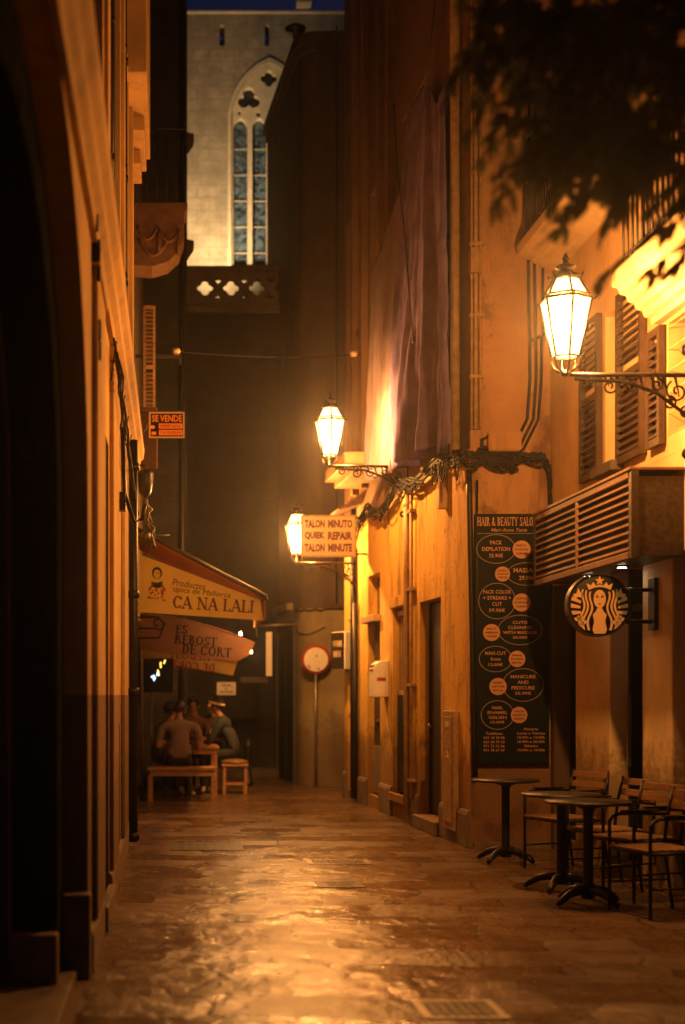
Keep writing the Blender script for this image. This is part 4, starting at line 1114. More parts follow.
# tarpaulin and netting hung over the front
def sheet(name, mat, label, cat, d0, d1, zt0, zt1, zb0, zb1, amp, seed, out0, out1, nx=70, nz=70, taper=0):
    q = MB(); vs = []
    for j in range(nz + 1):
        for i in range(nx + 1):
            a, b_ = i / nx, j / nz
            wd_ = 1 if not taper else taper + (1 - taper) * min(1, b_ * 1.5) ** .8
            d = (d0 + d1) / 2 + (d1 - d0) * (a - .5) * wd_ + (.12 * noise.noise((b_ * 3.1, seed, 9)) if taper else 0)
            zt, zb_ = zt0 + (zt1 - zt0) * a, zb0 + (zb1 - zb0) * a
            z = zt + (zb_ - zt) * b_
            fold = amp * (.3 + .9 * b_) * (noise.noise((a * 7 + seed, b_ * .9, seed)) + .5 * noise.noise((a * 17, b_ * 1.6, seed + 3)) + .15 * noise.noise((a * 30, b_ * 12, seed)))
            # pinched towards ties, hem uneven
            z += (.06 + .14 * (taper > 0)) * noise.noise((a * 5, seed, 1)) * b_ + (.35 * noise.noise((a * 3, seed, 4)) * (1 - b_) if taper else 0)
            dd_ = d + .18 * noise.noise((b_ * 1.7, seed, a * 1.2))
            vs.append(TY @ Vector((sd(dd_), z, out0 + (out1 - out0) * b_ + fold)))
    fs = [(j * (nx + 1) + i, j * (nx + 1) + i + 1, (j + 1) * (nx + 1) + i + 1, (j + 1) * (nx + 1) + i) for j in range(nz) for i in range(nx)]
    q.add(vs, fs, 0, True)
    o = q.build(name, mat, loc=TY @ Vector((sd((d0 + d1) / 2), zb0, 0)))
    so = o.modifiers.new('thick', 'SOLIDIFY'); so.thickness = .004
    return tag(o, label, cat)
sheet('tarpaulin', M['tarp'], 'violet grey tarpaulin hanging in folds down the yellow house', 'tarpaulin', 16.6, 14.1, 8.3, 7.7, 4.12, 3.98, .17, 2.0, .14, .20, taper=.66)
sheet('scaffold_net', M['tarp_pale'], 'pale translucent netting glowing beside the middle street lantern', 'netting', 18.3, 16.6, 6.9, 7.4, 4.25, 4.1, .10, 9.0, .14, .24)
q = MB()
q.tube([TY @ Vector((sd(16.2), 8.2, .3)), TY @ Vector((sd(15.7), 7.3, .36)), TY @ Vector((sd(15.3), 6.4, .36)), TY @ Vector((sd(15.0), 5.2, .34))], .009, 6)
q.tube([TY @ Vector((sd(15.2), 7.7, .2)), TY @ Vector((sd(15.0), 9.5, .02))], .009, 6)
tg = tag(q.build('tarpaulin_rope', M['castiron'], loc=TY @ Vector((sd(15.5), 7, 0))), 'thin ropes tying up the violet tarpaulin', 'rope')

# ------------------------------------------------------------------ the salon board
sb = thing('salon_board', 'tall black hair and beauty price board with ovals on the gable wall', 'sign', (3.43, 13.95, .82))
a, b2 = at(474.5, 764, 13.96), at(549, 514, 13.96)
kb = 13.94 / F
TBd = frame((at(0, 0, 13.94).x, 13.94, CH + HY * kb), X * kb, -Z * kb, -Y)   # board plane in board units of 1/1427 of its distance
q = MB(); q.box(a.x, b2.x, 13.942, 13.985, a.z, b2.z); bo = q.build('panel', M['board'], sb, bevel=.006)
def bt(mb, body, cx, cy, w, h, f=text, lift=.003, **kw):
    f(mb, body, frame((at(0, 0, 13.94).x, 13.94, CH + HY * kb), X * kb, Z * kb, -Y), cx - w / 2, cx + w / 2, -(cy + h / 2), -(cy - h / 2), lift=lift, **kw)
q = MB(); bt(q, 'HAIR & BEAUTY SALON', 507, 521.5, 60, 8.6, serif)
bt(q, 'Mari Anna Tania', 509, 530, 36, 3.2, shear=.25, bold=.01)
rows = [(496, 549, 18.5, 13.5, ['PACK', 'DEPILATION', '25.90€'], [12, 28, 14], 521.5, 549.5, 9), (527, 574, 19, 10.5, ['MASSAGE', '29.90€'], [27, 16], 502.5, 574, 7.5), (497, 601, 17.5, 17, ['PACK COLOR', '+ STREAKS +', 'CUT', '59.90€'], [28, 28, 10, 16], 521.5, 602.5, 9), (520, 630, 21, 14, ['CUTIS', 'CLEANING', 'WITH MASSAGE', '28,00€'], [15, 24, 34, 15], 491.5, 632.5, 8.5), (495.5, 659, 15.5, 12, ['MAN CUT', 'from', '13,00€'], [21, 10, 14], 517, 659, 8.2), (523, 685, 19.5, 15.5, ['MANICURE', 'AND', 'PEDICURE', '25,90€'], [25, 11, 23, 16], 498, 686.5, 8.6), (497.5, 715, 15.5, 13.5, ['NAIL', 'ENAMEL', 'GELISH', '15,00€'], [11, 20, 18, 14], 519, 715, 8.2)]
for cx, cy, rx, ry, lines, ws, *_ in rows:
    hh = ry * 2 * .72 / len(lines)
    for i, (tx, ww) in enumerate(zip(lines, ws)):
        bt(q, tx, cx, cy + (i - (len(lines) - 1) / 2) * hh, ww, min(5.2, hh * .62), bold=.015)
for i, tx in enumerate(['Teléfono', '630 18 38 88', '663 68 39 58', '971 72 72 86', '971 78 67 97']): bt(q, tx, 494, 733.5 + i * 4.2, 17 if i == 0 else 21, 2.6, bold=.01)
for i, (tx, ww) in enumerate((('Horario', 14), ('Lunes a Viernes', 28), ('10.00h a 14.00h', 27), ('16.00h a 20.00h', 27), ('Sábados', 14), ('10.00h a 14.00h', 27))): bt(q, tx, 531, 729 + i * 4.2, ww, 2.6, bold=.01)
q.build('lettering', M['boardtext'], bo, off=bo['_o'])
Tb2 = frame((at(0, 0, 13.94).x, 13.94, CH + HY * kb), X * kb, Z * kb, -Y)
q = MB()
for cx, cy, rx, ry, *_ in rows: plate(q, [ell(cx, -cy, rx + 1.2, ry + 1.2, 40), ell(cx, -cy, rx + .5, ry + .5, 40)], .002, Tb2 @ Matrix.Translation((0, 0, .002)))
plate(q, [rect(477, 543, -533.7, -533.2)], .002, Tb2 @ Matrix.Translation((0, 0, .002)))
q.build('outline', M['boardline'], bo, off=bo['_o'])
for *_, ax, ay, ar in rows:
    q = MB(); plate(q, [ell(ax, -ay, ar, ar, 30)], .004, Tb2 @ Matrix.Translation((0, 0, .005)))
    ds = q.build('price_disc', M['disc'], bo, off=bo['_o'])
    q = MB()
    for i in (-1, 0, 1): scribble(q, Tb2, ax - ar * (.75 - .15 * abs(i)), ax + ar * (.75 - .15 * abs(i)), -(ay + i * ar * .45) - 1, -(ay + i * ar * .45) + 1, 9 if i == 0 else 6, .007)
    q.build('disc_print', M['board'], ds, off=ds['_o'])

# ------------------------------------------------------------------ cafe building
TK_ = frame((3.83, 14.0, 0), -Y, Z, -X)
def sk(d): return 14.0 - d
cf = thing('cafe_building', 'corner cafe building with pale pillars, brown shutters and two stone balconies on the right', 'building', (3.83, 10, 0))
holes = [rect(sk(13.85), sk(13.12), .12, 2.75), rect(sk(12.1), sk(11.32), .06, 2.75), rect(sk(10.62), sk(7.9), .06, 2.75), rect(sk(7.2), sk(5.2), .06, 2.75),
         rect(sk(12.27), sk(11.86), 3.45, 4.75), rect(sk(10.75), sk(10.05), 3.45, 4.3), rect(sk(13.2), sk(12.2), 6.0, 8.0), rect(sk(10.3), sk(9.0), 5.0, 7.4)]
w = MB(); plate(w, [rect(0, 12, 2.56, 14)] + [h for h in holes if h[0][1] > 2.9], .3, TK_); w.build('upper_wall', M['cafe'], cf)
# ground floor: pillars between openings
for i, (a, b2) in enumerate(((13.12, 12.13), (11.3, 10.64), (7.9, 7.2), (5.2, 2.0))):
    q = MB(); fbox(q, TK_, sk(a), sk(b2), 0, 2.558, -.3, .01); q.build('pillar', M['pillar'], cf, bevel=.012)
q = MB(); fbox(q, TK_, sk(13.998), sk(13.86), 0, 2.558, -.3, .0); q.build('pillar', M['darkwall'], cf)
q = MB(); fbox(q, TK_, 0.001, 12, 0, 14, -5, -.9); fbox(q, TK_, 11.7, 12, 0, 14, -.9, -.3); q.build('inner_wall', M['darkwall'], cf)
for (a, b2, z1) in ((13.86, 13.12, 2.55), (12.13, 11.3, 2.55), (10.64, 7.9, 2.55), (7.2, 5.2, 2.55)):
    q = MB(); fbox(q, TK_, sk(a) + .001, sk(b2) - .001, .0, .1, -.28, -.1); 
    q.build('threshold', M['plinth'], cf)
    q = MB(); fbox(q, TK_, sk(a) + .001, sk(b2) - .001, .1, z1, -.25, -.23); wn = q.build('shop_window', M['glass'], cf)
    q = MB(); n = 1 if a - b2 < 1.2 else 3
    for k in range(n + 1):
        s = sk(a) + (a - b2) * k / n; s = min(max(s, sk(a) + .032), sk(b2) - .032); fbox(q, TK_, s - .03, s + .03, .1, z1 - .003, -.229, -.15)
    fbox(q, TK_, sk(a) + .002, sk(b2) - .002, 2.2, 2.26, -.229, -.16); fbox(q, TK_, sk(a) + .002, sk(b2) - .002, .1, .2, -.229, -.16)
    q.build('frame', M['black'], wn, off=wn['_o'])
q = MB(); fbox(q, TK_, sk(11.95), sk(11.5), .25, 2.15, -.222, -.205); q.build('door_blind', M['greydoor'], cf)
q = MB(); fbox(q, TK_, sk(12.1) + .05, sk(12.1) + .08, .9, 1.5, -.14, -.11); q.build('door_handle', M['steel'], cf)
# first-floor window with open louvred shutters
q = MB(); fbox(q, TK_, sk(12.26), sk(11.87), 3.46, 4.74, -.14, -.1); wn = q.build('window', M['cream'], cf)
q = MB(); fbox(q, TK_, sk(12.35), sk(11.78), 3.36, 3.448, -.1, .11); q.build('sill', M['darkstone'], wn, off=wn['_o'], bevel=.01)
def shutter(a, b2, z0, z1, nm='shutter', n0=.012, tilt=.03):
    q = MB(); s0, s1 = sk(a), sk(b2)
    for s in (s0, s1 - .05): fbox(q, TK_, s, s + .05, z0, z1, n0, n0 + .05)
    for z in (z0, (z0 + z1) / 2 - .03, z1 - .06): fbox(q, TK_, s0 + .05, s1 - .05, z, z + .06, n0 + .002, n0 + .048)
    z = z0 + .07
    while z < z1 - .1:
        if abs(z - (z0 + z1) / 2) > .06:
            q.add([(s0 + .05, z, n0 + .048), (s1 - .05, z, n0 + .048), (s1 - .05, z + .045, n0 + .006), (s0 + .05, z + .045, n0 + .006), (s0 + .05, z + .012, n0 + .048), (s1 - .05, z + .012, n0 + .048), (s1 - .05, z + .057, n0 + .006), (s0 + .05, z + .057, n0 + .006)],
                  [(0, 3, 2, 1), (4, 5, 6, 7), (0, 1, 5, 4), (1, 2, 6, 5), (2, 3, 7, 6), (3, 0, 4, 7)], 0, False, TK_)
        z += .062
    return q.build(nm, M['shutter'], cf)
shutter(12.85, 12.32, 3.4, 4.8); shutter(11.82, 11.2, 3.4, 4.8); shutter(11.08, 10.78, 3.4, 4.3); shutter(10.02, 9.6, 3.4, 4.3)
q = MB(); fbox(q, TK_, sk(10.75), sk(10.05), 3.45, 4.3, -.2, -.15); q.build('window', M['glass'], cf)
for (a, b2, z0, z1) in ((13.2, 12.2, 6.0, 8.0), (10.3, 9.0, 5.0, 7.4)):
    q = MB(); fbox(q, TK_, sk(a), sk(b2), z0, z1, -.25, -.2); q.build('window', M['glass'], cf)
q = MB()
for k in range(7):
    z = 3.3 + k * .16; fbox(q, TK_, sk(11.2) , sk(9.1), z, z + .006, 0, .0015)
q.build('render_joint', M['cafe'], cf)
# balconies: stepped corbel mouldings under a slab
def balcony(d0, d1, zb, zt, xo, steps, nbar):
    prof = [(3.83, zb)]
    for i in range(steps):
        t0, t1 = i / steps, (i + 1) / steps
        x = 3.83 - .07 - (3.83 - .07 - xo) * t0
        x1 = 3.83 - .07 - (3.83 - .07 - xo) * t1
        z = zb + (zt - .12 - zb) * t0; z1 = zb + (zt - .12 - zb) * t1
        prof += [(x, z), (x - (x - x1) * .25, z + (z1 - z) * .75), (x1 + .004, z1 - .004)]
    prof += [(xo, zt - .12), (xo, zt - .03), (xo + .02, zt), (3.83, zt)]
    q = MB(); q.prism(prof, d1, d0, 'y'); b = q.build('balcony', M['slab'], cf)
    q = MB(); y0, y1, x = d1 + .06, d0 - .06, xo + .07
    for k in range(nbar + 1):
        yy = y0 + (y1 - y0) * k / nbar; q.tube([(x, yy, zt), (x, yy, zt + .95)], .0095, 6)
    m = max(2, int((3.83 - x) / .11))
    for yy in (y0, y1):
        for k in range(1, m): q.tube([(x + (3.83 - x) * k / m, yy, zt), (x + (3.83 - x) * k / m, yy, zt + .95)], .0095, 6)
        q.tube([(x, yy, zt + .96), (3.825, yy, zt + .96)], .018, 6)
        q.tube([(x, yy, zt + .08), (3.825, yy, zt + .08)], .011, 6)
    q.tube([(x, y0, zt + .96), (x, y1, zt + .96)], .02, 8); q.tube([(x, y0, zt + .08), (x, y1, zt + .08)], .012, 6)
    q.build('railing', M['iron'], b, off=b['_o'])
    return b
balcony(10.9, 7.6, 4.33, 4.74, 3.45, 5, 30)
balcony(13.75, 11.4, 5.58, 5.86, 3.44, 4, 22)

# louvred box above the cafe door
ac = thing('louvre_box', 'long brown louvred box hung above the cafe door', 'louvre box', (3.6, 11.7, 2.5))
XL = 3.43
def quadbox(mb, y0, y1, z00, z01, z10, z11, x0, x1):
    return mb.add([(x0, y0, z00), (x1, y0, z00), (x1, y1, z10), (x0, y1, z10), (x0, y0, z01), (x1, y0, z01), (x1, y1, z11), (x0, y1, z11)], [(0, 3, 2, 1), (4, 5, 6, 7), (0, 1, 5, 4), (1, 2, 6, 5), (2, 3, 7, 6), (3, 0, 4, 7)])
q = MB(); q.box(XL + .06, 3.826, 10.42, 13.1, 2.52, 3.10); q.box(XL + .005, XL + .06, 10.4, 10.46, 2.5, 3.14); q.box(XL + .005, XL + .06, 13.06, 13.12, 2.5, 3.14)
hb = q.build('housing', M['castiron'], ac)
q = MB(); q.box(XL, XL + .06, 10.461, 13.059, 2.5, 2.55); q.box(XL, XL + .06, 10.461, 13.059, 3.09, 3.14); q.box(XL - .01, 3.826, 10.4, 13.12, 3.142, 3.165); q.box(XL + .002, XL + .058, 11.74, 11.8, 2.551, 3.089); q.build('frame', M['louvre'], ac, bevel=.004)
q = MB()
for k in range(9):
    z = 2.565 + k * .0585
    for y0, y1 in ((10.462, 11.738), (11.802, 13.058)):
        q.add([(XL + .004, y0, z), (XL + .05, y0, z + .04), (XL + .05, y1, z + .04), (XL + .004, y1, z), (XL + .004, y0, z + .01), (XL + .05, y0, z + .05), (XL + .05, y1, z + .05), (XL + .004, y1, z + .01)], [(0, 1, 2, 3), (7, 6, 5, 4), (0, 4, 5, 1), (1, 5, 6, 2), (2, 6, 7, 3), (3, 7, 4, 0)])
q.build('louvre', M['louvre'], ac)
for i, (px, py) in enumerate(((622, 566), (588, 575))):
    dz = 2.52 - CH; dd_ = dz * F / (HY - py); p = Vector(((px - CX) * dd_ / F, dd_, 2.52))
    p.x = max(p.x, XL + .08)
    q = MB(); q.lathe([(.05, -.012), (.05, .0), (.02, .004)], 18, 0, Matrix.Translation(p)); sp_ = q.build('downlight', M['black'], ac)
    q = MB(); q.lathe([(.034, -.016), (.034, -.0125)], 18, 0, Matrix.Translation(p)); q.build('lens', M['led'], sp_, off=sp_['_o'])

# round shop sign
ls = thing('cafe_sign', 'round black and cream crowned mermaid sign projecting from the cafe wall', 'sign', (3.4, 10.97, 2.19))
c0 = Vector((3.375, 10.97, 2.192)); rr = .232
TSn = frame(c0, X, Z, -Y)
q = MB(); q.lathe([(rr - .012, -.075), (rr, -.068), (rr, -.006), (rr - .006, 0)], 56, 0, TSn); dk = q.build('disc', M['black'], ls)
q = MB(); q.lathe([(rr + .006, -.08), (rr + .012, -.072), (rr + .012, -.004), (rr + .006, 0.004)], 56, 0, TSn)
q = MB(); plate(q, [ell(0, 0, rr + .012, rr + .012, 56), ell(0, 0, rr + .001, rr + .001, 56)], .09, TSn @ Matrix.Translation((0, 0, .006))); q.build('rim', M['castiron'], dk, off=dk['_o'], bevel=.003)
TS1 = TSn @ Matrix.Translation((0, 0, .004)) @ Matrix.Scale(rr, 4, X) @ Matrix.Scale(rr, 4, Y)
q = MB()
def S(loops, lift=0.0): plate(q, loops, .004, TS1 @ Matrix.Translation((0, 0, lift)))
star = [(.02 + (.165 if i % 2 == 0 else .068) * math.sin(PI * i / 5), .80 + (.165 if i % 2 == 0 else .068) * math.cos(PI * i / 5)) for i in range(10)]
S([star])
S([[(-.34, .50), (-.42, .72), (-.26, .64), (-.2, .76), (-.1, .63), (.02, .68), (.14, .63), (.24, .76), (.30, .64), (.46, .72), (.38, .50), (.2, .575), (.02, .60), (-.16, .575)]])
face = ell(.02, .20, .20, .30, 36)
def ey(cx): return [(cx - .075, .26), (cx, .30), (cx + .075, .265), (cx, .235)]
S([face, ey(-.065), ey(.105), [(-.03, .04), (.02, .06), (.07, .04), (.02, .005)], [(-.13, .325), (-.02, .35), (-.02, .335), (-.12, .305)], [(.06, .35), (.17, .325), (.16, .305), (.06, .335)], [(.005, .23), (.02, .13), (.045, .115), (.03, .135)]])
S([[(-.05, -.10), (.09, -.10), (.15, -.22), (.25, -.32), (.2, -.55), (.26, -.82), (.2, -.95), (-.16, -.95), (-.22, -.82), (-.16, -.55), (-.21, -.32), (-.11, -.22)]])
def wave(side, off, wdt):
    L, Rr = [], []
    for i in range(19):
        t = i / 18
        x = .24 + off + .05 * math.sin(t * 9.5 + .5) + (.26 * t if t > .3 else .08) * (.55 if off < .1 else .75)
        yv = .44 - 1.28 * t + off * .35 * (1 - t)
        ww = wdt * (.75 + .4 * t)
        L.append((.02 + side * (x - ww / 2), yv)); Rr.append((.02 + side * (x + ww / 2), yv))
    pts_ = [p for p in L + Rr[::-1]]
    return [(x, y) if x * x + y * y < .92 else (x * .95 / math.hypot(x, y), y * .95 / math.hypot(x, y)) for x, y in pts_]
for sd_ in (-1, 1):
    S([wave(sd_, .0, .07)]); S([wave(sd_, .115, .07)]); S([wave(sd_, .23, .07)])
    m = lambda pts_: [(.01 + sd_ * x, y) for x, y in pts_]
    S([m([(.56, .22), (.54, .42), (.62, .40), (.70, .56), (.76, .38), (.88, .36), (.80, .22), (.68, .27)])])   # tail fin
    for k in range(5):
        a0 = 8 - k * 15
        inner, outer = .62 + .015 * k, .945
        seg_ = []
        for a in range(0, 6):
            an = R(a0 + a * 1.5); seg_.append((inner * math.cos(an - .06), inner * math.sin(an - .06)))
        out_ = [(outer * math.cos(R(a0 + a * 1.7) + .03), outer * math.sin(R(a0 + a * 1.7) + .03)) for a in range(5, -1, -1)]
        S([m(seg_ + out_)])
    S([m([(.62, -.42), (.70, -.34), (.76, -.42), (.70, -.52), (.55, -.56)])])
q.build('emblem', M['siren'], dk, off=dk['_o'])
q = MB()
for z in (2.31, 2.065): q.tube([(c0.x + .2, 11.0, z), (3.79, 11.0, z)], .016, 8)
q.build('arm', M['iron'], ls); q = MB(); q.box(3.785, 3.818, 10.93, 11.07, 2.0, 2.4); q.build('wall_plate', M['iron'], ls, bevel=.004)

# ================================================================== STREET LANTERNS
def lantern(loc, arm, label):
    """Six-sided iron lantern standing on a scrolled wall bracket; local origin at its foot, wall at +x."""
    t = thing('street_lantern', label, 'street lantern', loc, 'wrought iron wall lanterns along the alley', local=True)
    r0, r1, z0, z1 = .098, .186, .125, .53
    n = 6
    out_ = lambda p, f, dz: Vector((p[0] * f, p[1] * f, p[2] + dz))
    hexp = lambda r, z: [(r * math.cos(PI / 6 + PI / 3 * k), r * math.sin(PI / 6 + PI / 3 * k), z) for k in range(n)]
    q = MB(); a, b_ = hexp(r0 - .008, z0 + .012), hexp(r1 - .008, z1 - .01)
    q.add(a + b_, [(k, (k + 1) % n, n + (k + 1) % n, n + k) for k in range(n)])
    q.build('glass', M['lamp'], t, recalc=True); q = MB()
    a, b_ = hexp(.15, .565), hexp(.09, .675)
    q.add(a + b_, [(k, (k + 1) % n, n + (k + 1) % n, n + k) for k in range(n)])
    q.build('roof_glass', M['lamp_roof'], t, recalc=True)
    ld = bpy.data.lights.new('lamp', 'POINT'); ld.energy = LAMP_W; ld.color = LAMP; ld.shadow_soft_size = .05
    lo = bpy.data.objects.new('lamp', ld); COL.objects.link(lo); lo.parent = t; lo.location = (0, 0, .36)
    q = MB()
    a, b_ = hexp(r0, z0), hexp(r1, z1)
    for k in range(n):
        q.tube([a[k], b_[k]], .0105, 6); q.tube([a[k], a[(k + 1) % n]], .009, 6); q.tube([b_[k], b_[(k + 1) % n]], .012, 6)
    c_, d_ = hexp(.16, .56), hexp(.095, .68)
    for k in range(n):
        q.tube([c_[k], d_[k]], .009, 6); q.tube([c_[k], c_[(k + 1) % n]], .009, 6); q.tube([d_[k], d_[(k + 1) % n]], .009, 6)
        # crown leaves
        m_ = Vector(c_[k]); o = m_.normalized() * .0
        q.tube([Vector(b_[k]), out_(b_[k], 1.10, -.012), out_(b_[k], 1.2, .004)], [.012, .010, .005], 6)
        q.tube([Vector(d_[k]), out_(d_[k], 1.2, .012), out_(d_[k], 1.34, .04)], [.012, .010, .004], 6)
        e = Vector(a[k]); q.tube([e, out_(e, 1.05, -.035), out_(e, .85, -.075), out_(e, .3, -.115)], .009, 6)
        q.tube([out_(b_[k], .97, .01), Vector(c_[k])], .008, 6)
    q.build('cage', M['lampiron'], t)
    q = MB(); q.lathe([(.1, .675), (.115, .69), (.09, .71), (.05, .735), (.045, .75), (.075, .765), (.07, .775), (.03, .79), (.018, .81), (.026, .825), (.02, .84), (.006, .87)], 18); q.build('cap', M['lampiron'], t)
    q = MB(); q.lathe([(.012, -.02), (.035, -.008), (.04, .008), (.02, .02), (.015, .03)], 14); q.build('foot', M['lampiron'], t)
    q = MB()
    q.tube([(0, 0, 0), (arm, 0, -.005)], .017, 8)
    q.tube([(.06, 0, -.03), (arm * .45, 0, -.05), (arm * .7, 0, -.13), (arm - .05, 0, -.30), (arm - .03, 0, -.42)], .014, 8)
    for (cx, cz, ro, a0, a1) in ((arm * .16, -.062, .05, 60, 520), (arm * .34, -.085, .062, 90, -420), (arm * .52, -.085, .055, 60, 520), (arm * .70, -.072, .05, 90, -420), (arm * .86, -.12, .085, 120, 620), (arm * .8, -.20, .05, 90, -420), (arm * .93, -.27, .05, 60, 520)):
        q.tube(spiral((cx, 0, cz), ro, .012, a0, a1), .0085, 6)
    for k in range(9):
        q.tube([(arm * (.12 + .09 * k), 0, -.01), (arm * (.16 + .09 * k), .012, -.06 - .012 * k)], [.012, .004], 5)
    q.build('bracket', M['lampiron'], t)
    q = MB(); q.box(arm - .022, arm - .001, -.035, .035, -.55, .16); q.tube(spiral((arm - .06, 0, .17), .06, .02, -60, 300), .014, 8); q.tube(spiral((arm - .06, 0, -.56), .05, .015, 60, -300), .014, 8)
    q.build('wall_plate', M['lampiron'], t)
    return t
lantern((2.90, 10.2, 3.79), .928, 'largest glowing street lantern, on the cafe wall below the balcony')
lantern((2.00, 16.8, 4.196), .92, 'middle glowing street lantern, on the yellow house beside the tarpaulin')
lantern((1.93, 20.1, 3.36), .85, 'farthest glowing street lantern, half hidden behind the amber repair sign')

d = 19.4; a, b2 = at(302, 556, d), at(355, 516, d); k = d / F
rs = thing('repair_sign', 'amber lettered sign reading TALON MINUTO beside the farthest lantern', 'sign', (b2.x, d, a.z))
W_, H_ = b2.x - a.x, b2.z - a.z; TQ = frame((a.x, d, a.z), X, Z, -Y)
q = MB(); fbox(q, TQ, 0, W_, 0, H_, -.05, 0); bo = q.build('panel', M['signface'], rs, bevel=.006)
q = MB(); plate(q, [rect(-.012, W_ + .012, -.012, H_ + .012), rect(.012, W_ - .012, .012, H_ - .012)], .07, TQ @ Matrix.Translation((0, 0, .01))); q.build('frame', M['zinc'], bo, off=bo['_o'])
q = MB()
for i, (t_, x0, x1) in enumerate((('TALON', .05, .43), ('MINUTO', .49, .95), ('QUIEK', .05, .43), ('REPAIR', .49, .95), ('TALON', .05, .43), ('MINUTE', .49, .95))):
    r_ = i // 2; text(q, t_, TQ, W_ * x0, W_ * x1, H_ * (.70 - .30 * r_), H_ * (.91 - .30 * r_), bold=.055, lift=.003)
q.build('lettering', M['signtext'], bo, off=bo['_o'])
q = MB(); q.tube([(a.x + .1, d + .03, b2.z - .02), (TY @ Vector((sd(d), 0, 0))).to_2d().to_3d() + Vector((0, .03, b2.z - .02))], .015, 6); q.tube([(a.x + .1, d + .03, a.z + .03), (TY @ Vector((sd(d), 0, 0))).to_2d().to_3d() + Vector((0, .03, a.z + .03))], .015, 6); q.build('arm', M['iron'], rs)

# ================================================================== CAFE FURNITURE
def make_table():
    t = thing('cafe_table', '', 'table', (0, 0, 0), 'round cafe tables along the cafe front', local=True)
    q = MB(); q.lathe([(.285, .722), (.30, .727), (.302, .737), (.298, .745)], 44); q.build('tabletop', M['castiron'], t)
    q = MB(); q.lathe([(.05, .05), (.045, .1), (.036, .13), (.036, .66), (.05, .69), (.12, .71), (.12, .722)], 20); q.build('column', M['iron'], t)
    for i in range(4):
        an = PI / 4 + PI / 2 * i; c_, s_ = math.cos(an), math.sin(an)
        q = MB(); q.tube([(c_ * r, s_ * r, z) for r, z in ((.02, .10), (.10, .105), (.18, .085), (.25, .045), (.285, .018))], [.035, .033, .028, .024, .018], 10)
        q.build('foot', M['iron'], t)
    return t
tb = make_table()
tb['label'] = 'far round table standing alone at the salon wall end'
tb.location = (3.10, 12.8, 0)
for x, y, rz, lb_ in ((3.08, 10.95, .2, 'middle round table close behind the nearest table'), (3.06, 10.2, -.3, 'nearest round table with a broad dark foot')):
    c_ = copy_tree(tb); c_.location = (x, y, 0); c_.rotation_euler = (0, 0, rz); c_['label'] = lb_
def make_chair():
    t = thing('cafe_chair', '', 'chair', (0, 0, 0), 'slatted cafe armchairs set out by the tables', local=True)
    # faces local -y
    w, dp = .235, .21
    for sx in (-1, 1):
        q = MB(); q.tube([(sx * w, -dp, 0), (sx * w, -dp, .45), (sx * w, -dp + .0, .62), (sx * w, -dp + .03, .655), (sx * w, -dp + .08, .67)], .0125, 8); q.build('leg', M['iron'], t)
        q = MB(); q.tube([(sx * (w - .0), dp + .09, 0), (sx * w, dp + .02, .44), (sx * w, dp + .05, .66), (sx * w, dp + .10, .85)], .0125, 8); q.build('leg', M['iron'], t)
        q = MB(); q.tube([(sx * w, -dp + .081, .67), (sx * w, .05, .67), (sx * w, dp + .049, .66)], .0125, 8); q.box(sx * w - .02, sx * w + .02, -dp + .1, dp - .02, .681, .695); q.build('armrest', M['iron'], t)
    q = MB()
    for y_ in (-dp + .0, dp + .005): q.tube([(-w, y_, .435), (w, y_, .435)], .011, 8)
    for x_ in (-w, w): q.tube([(x_, -dp, .435), (x_, dp, .435)], .011, 8)
    q.build('seat_frame', M['iron'], t)
    for x_ in (-w, w): q = MB(); q.tube([(x_, -dp, .2), (x_, dp + .055, .2)], .008, 6); q.build('stretcher', M['iron'], t)
    q = MB()
    for k_ in range(6):
        y_ = -dp - .012 + k_ * .073; q.box(-w + .006, w - .006, y_, y_ + .05, .447, .463)
    q.build('seat', M['slat'], t, bevel=.004)
    q = MB()
    for k_ in range(3):
        z_ = .615 + k_ * .085
        q.add([(x_, y_ + .055 + (z__ - .6) * .2, z__) for z__ in (z_, z_ + .052) for (x_, y_) in ((-w + .012, dp - .012), (w - .012, dp - .012), (w - .012, dp + .004), (-w + .012, dp + .004))],
              [(0, 3, 2, 1), (4, 5, 6, 7), (0, 1, 5, 4), (1, 2, 6, 5), (2, 3, 7, 6), (3, 0, 4, 7)])
    q.build('backrest', M['slat'], t, bevel=.004)
    return t
chp = make_chair()
for i, (x, y, ang, lb_) in enumerate((
        (3.45, 12.25, -68, 'slatted armchair between the far table and the cafe window, farthest of the chairs'),
        (3.50, 11.15, -72, 'slatted armchair behind the middle table with its back to the dark glass door'),
        (3.50, 10.55, -66, 'slatted armchair just behind the nearest table, partly hidden by its top'),
        (3.40, 9.78, -74, 'nearest slatted armchair, at the edge of the photo'))):
    c_ = chp if i == 0 else copy_tree(chp)
    c_.location = (x, y, 0); c_.rotation_euler = (0, 0, R(ang)); c_['label'] = lb_

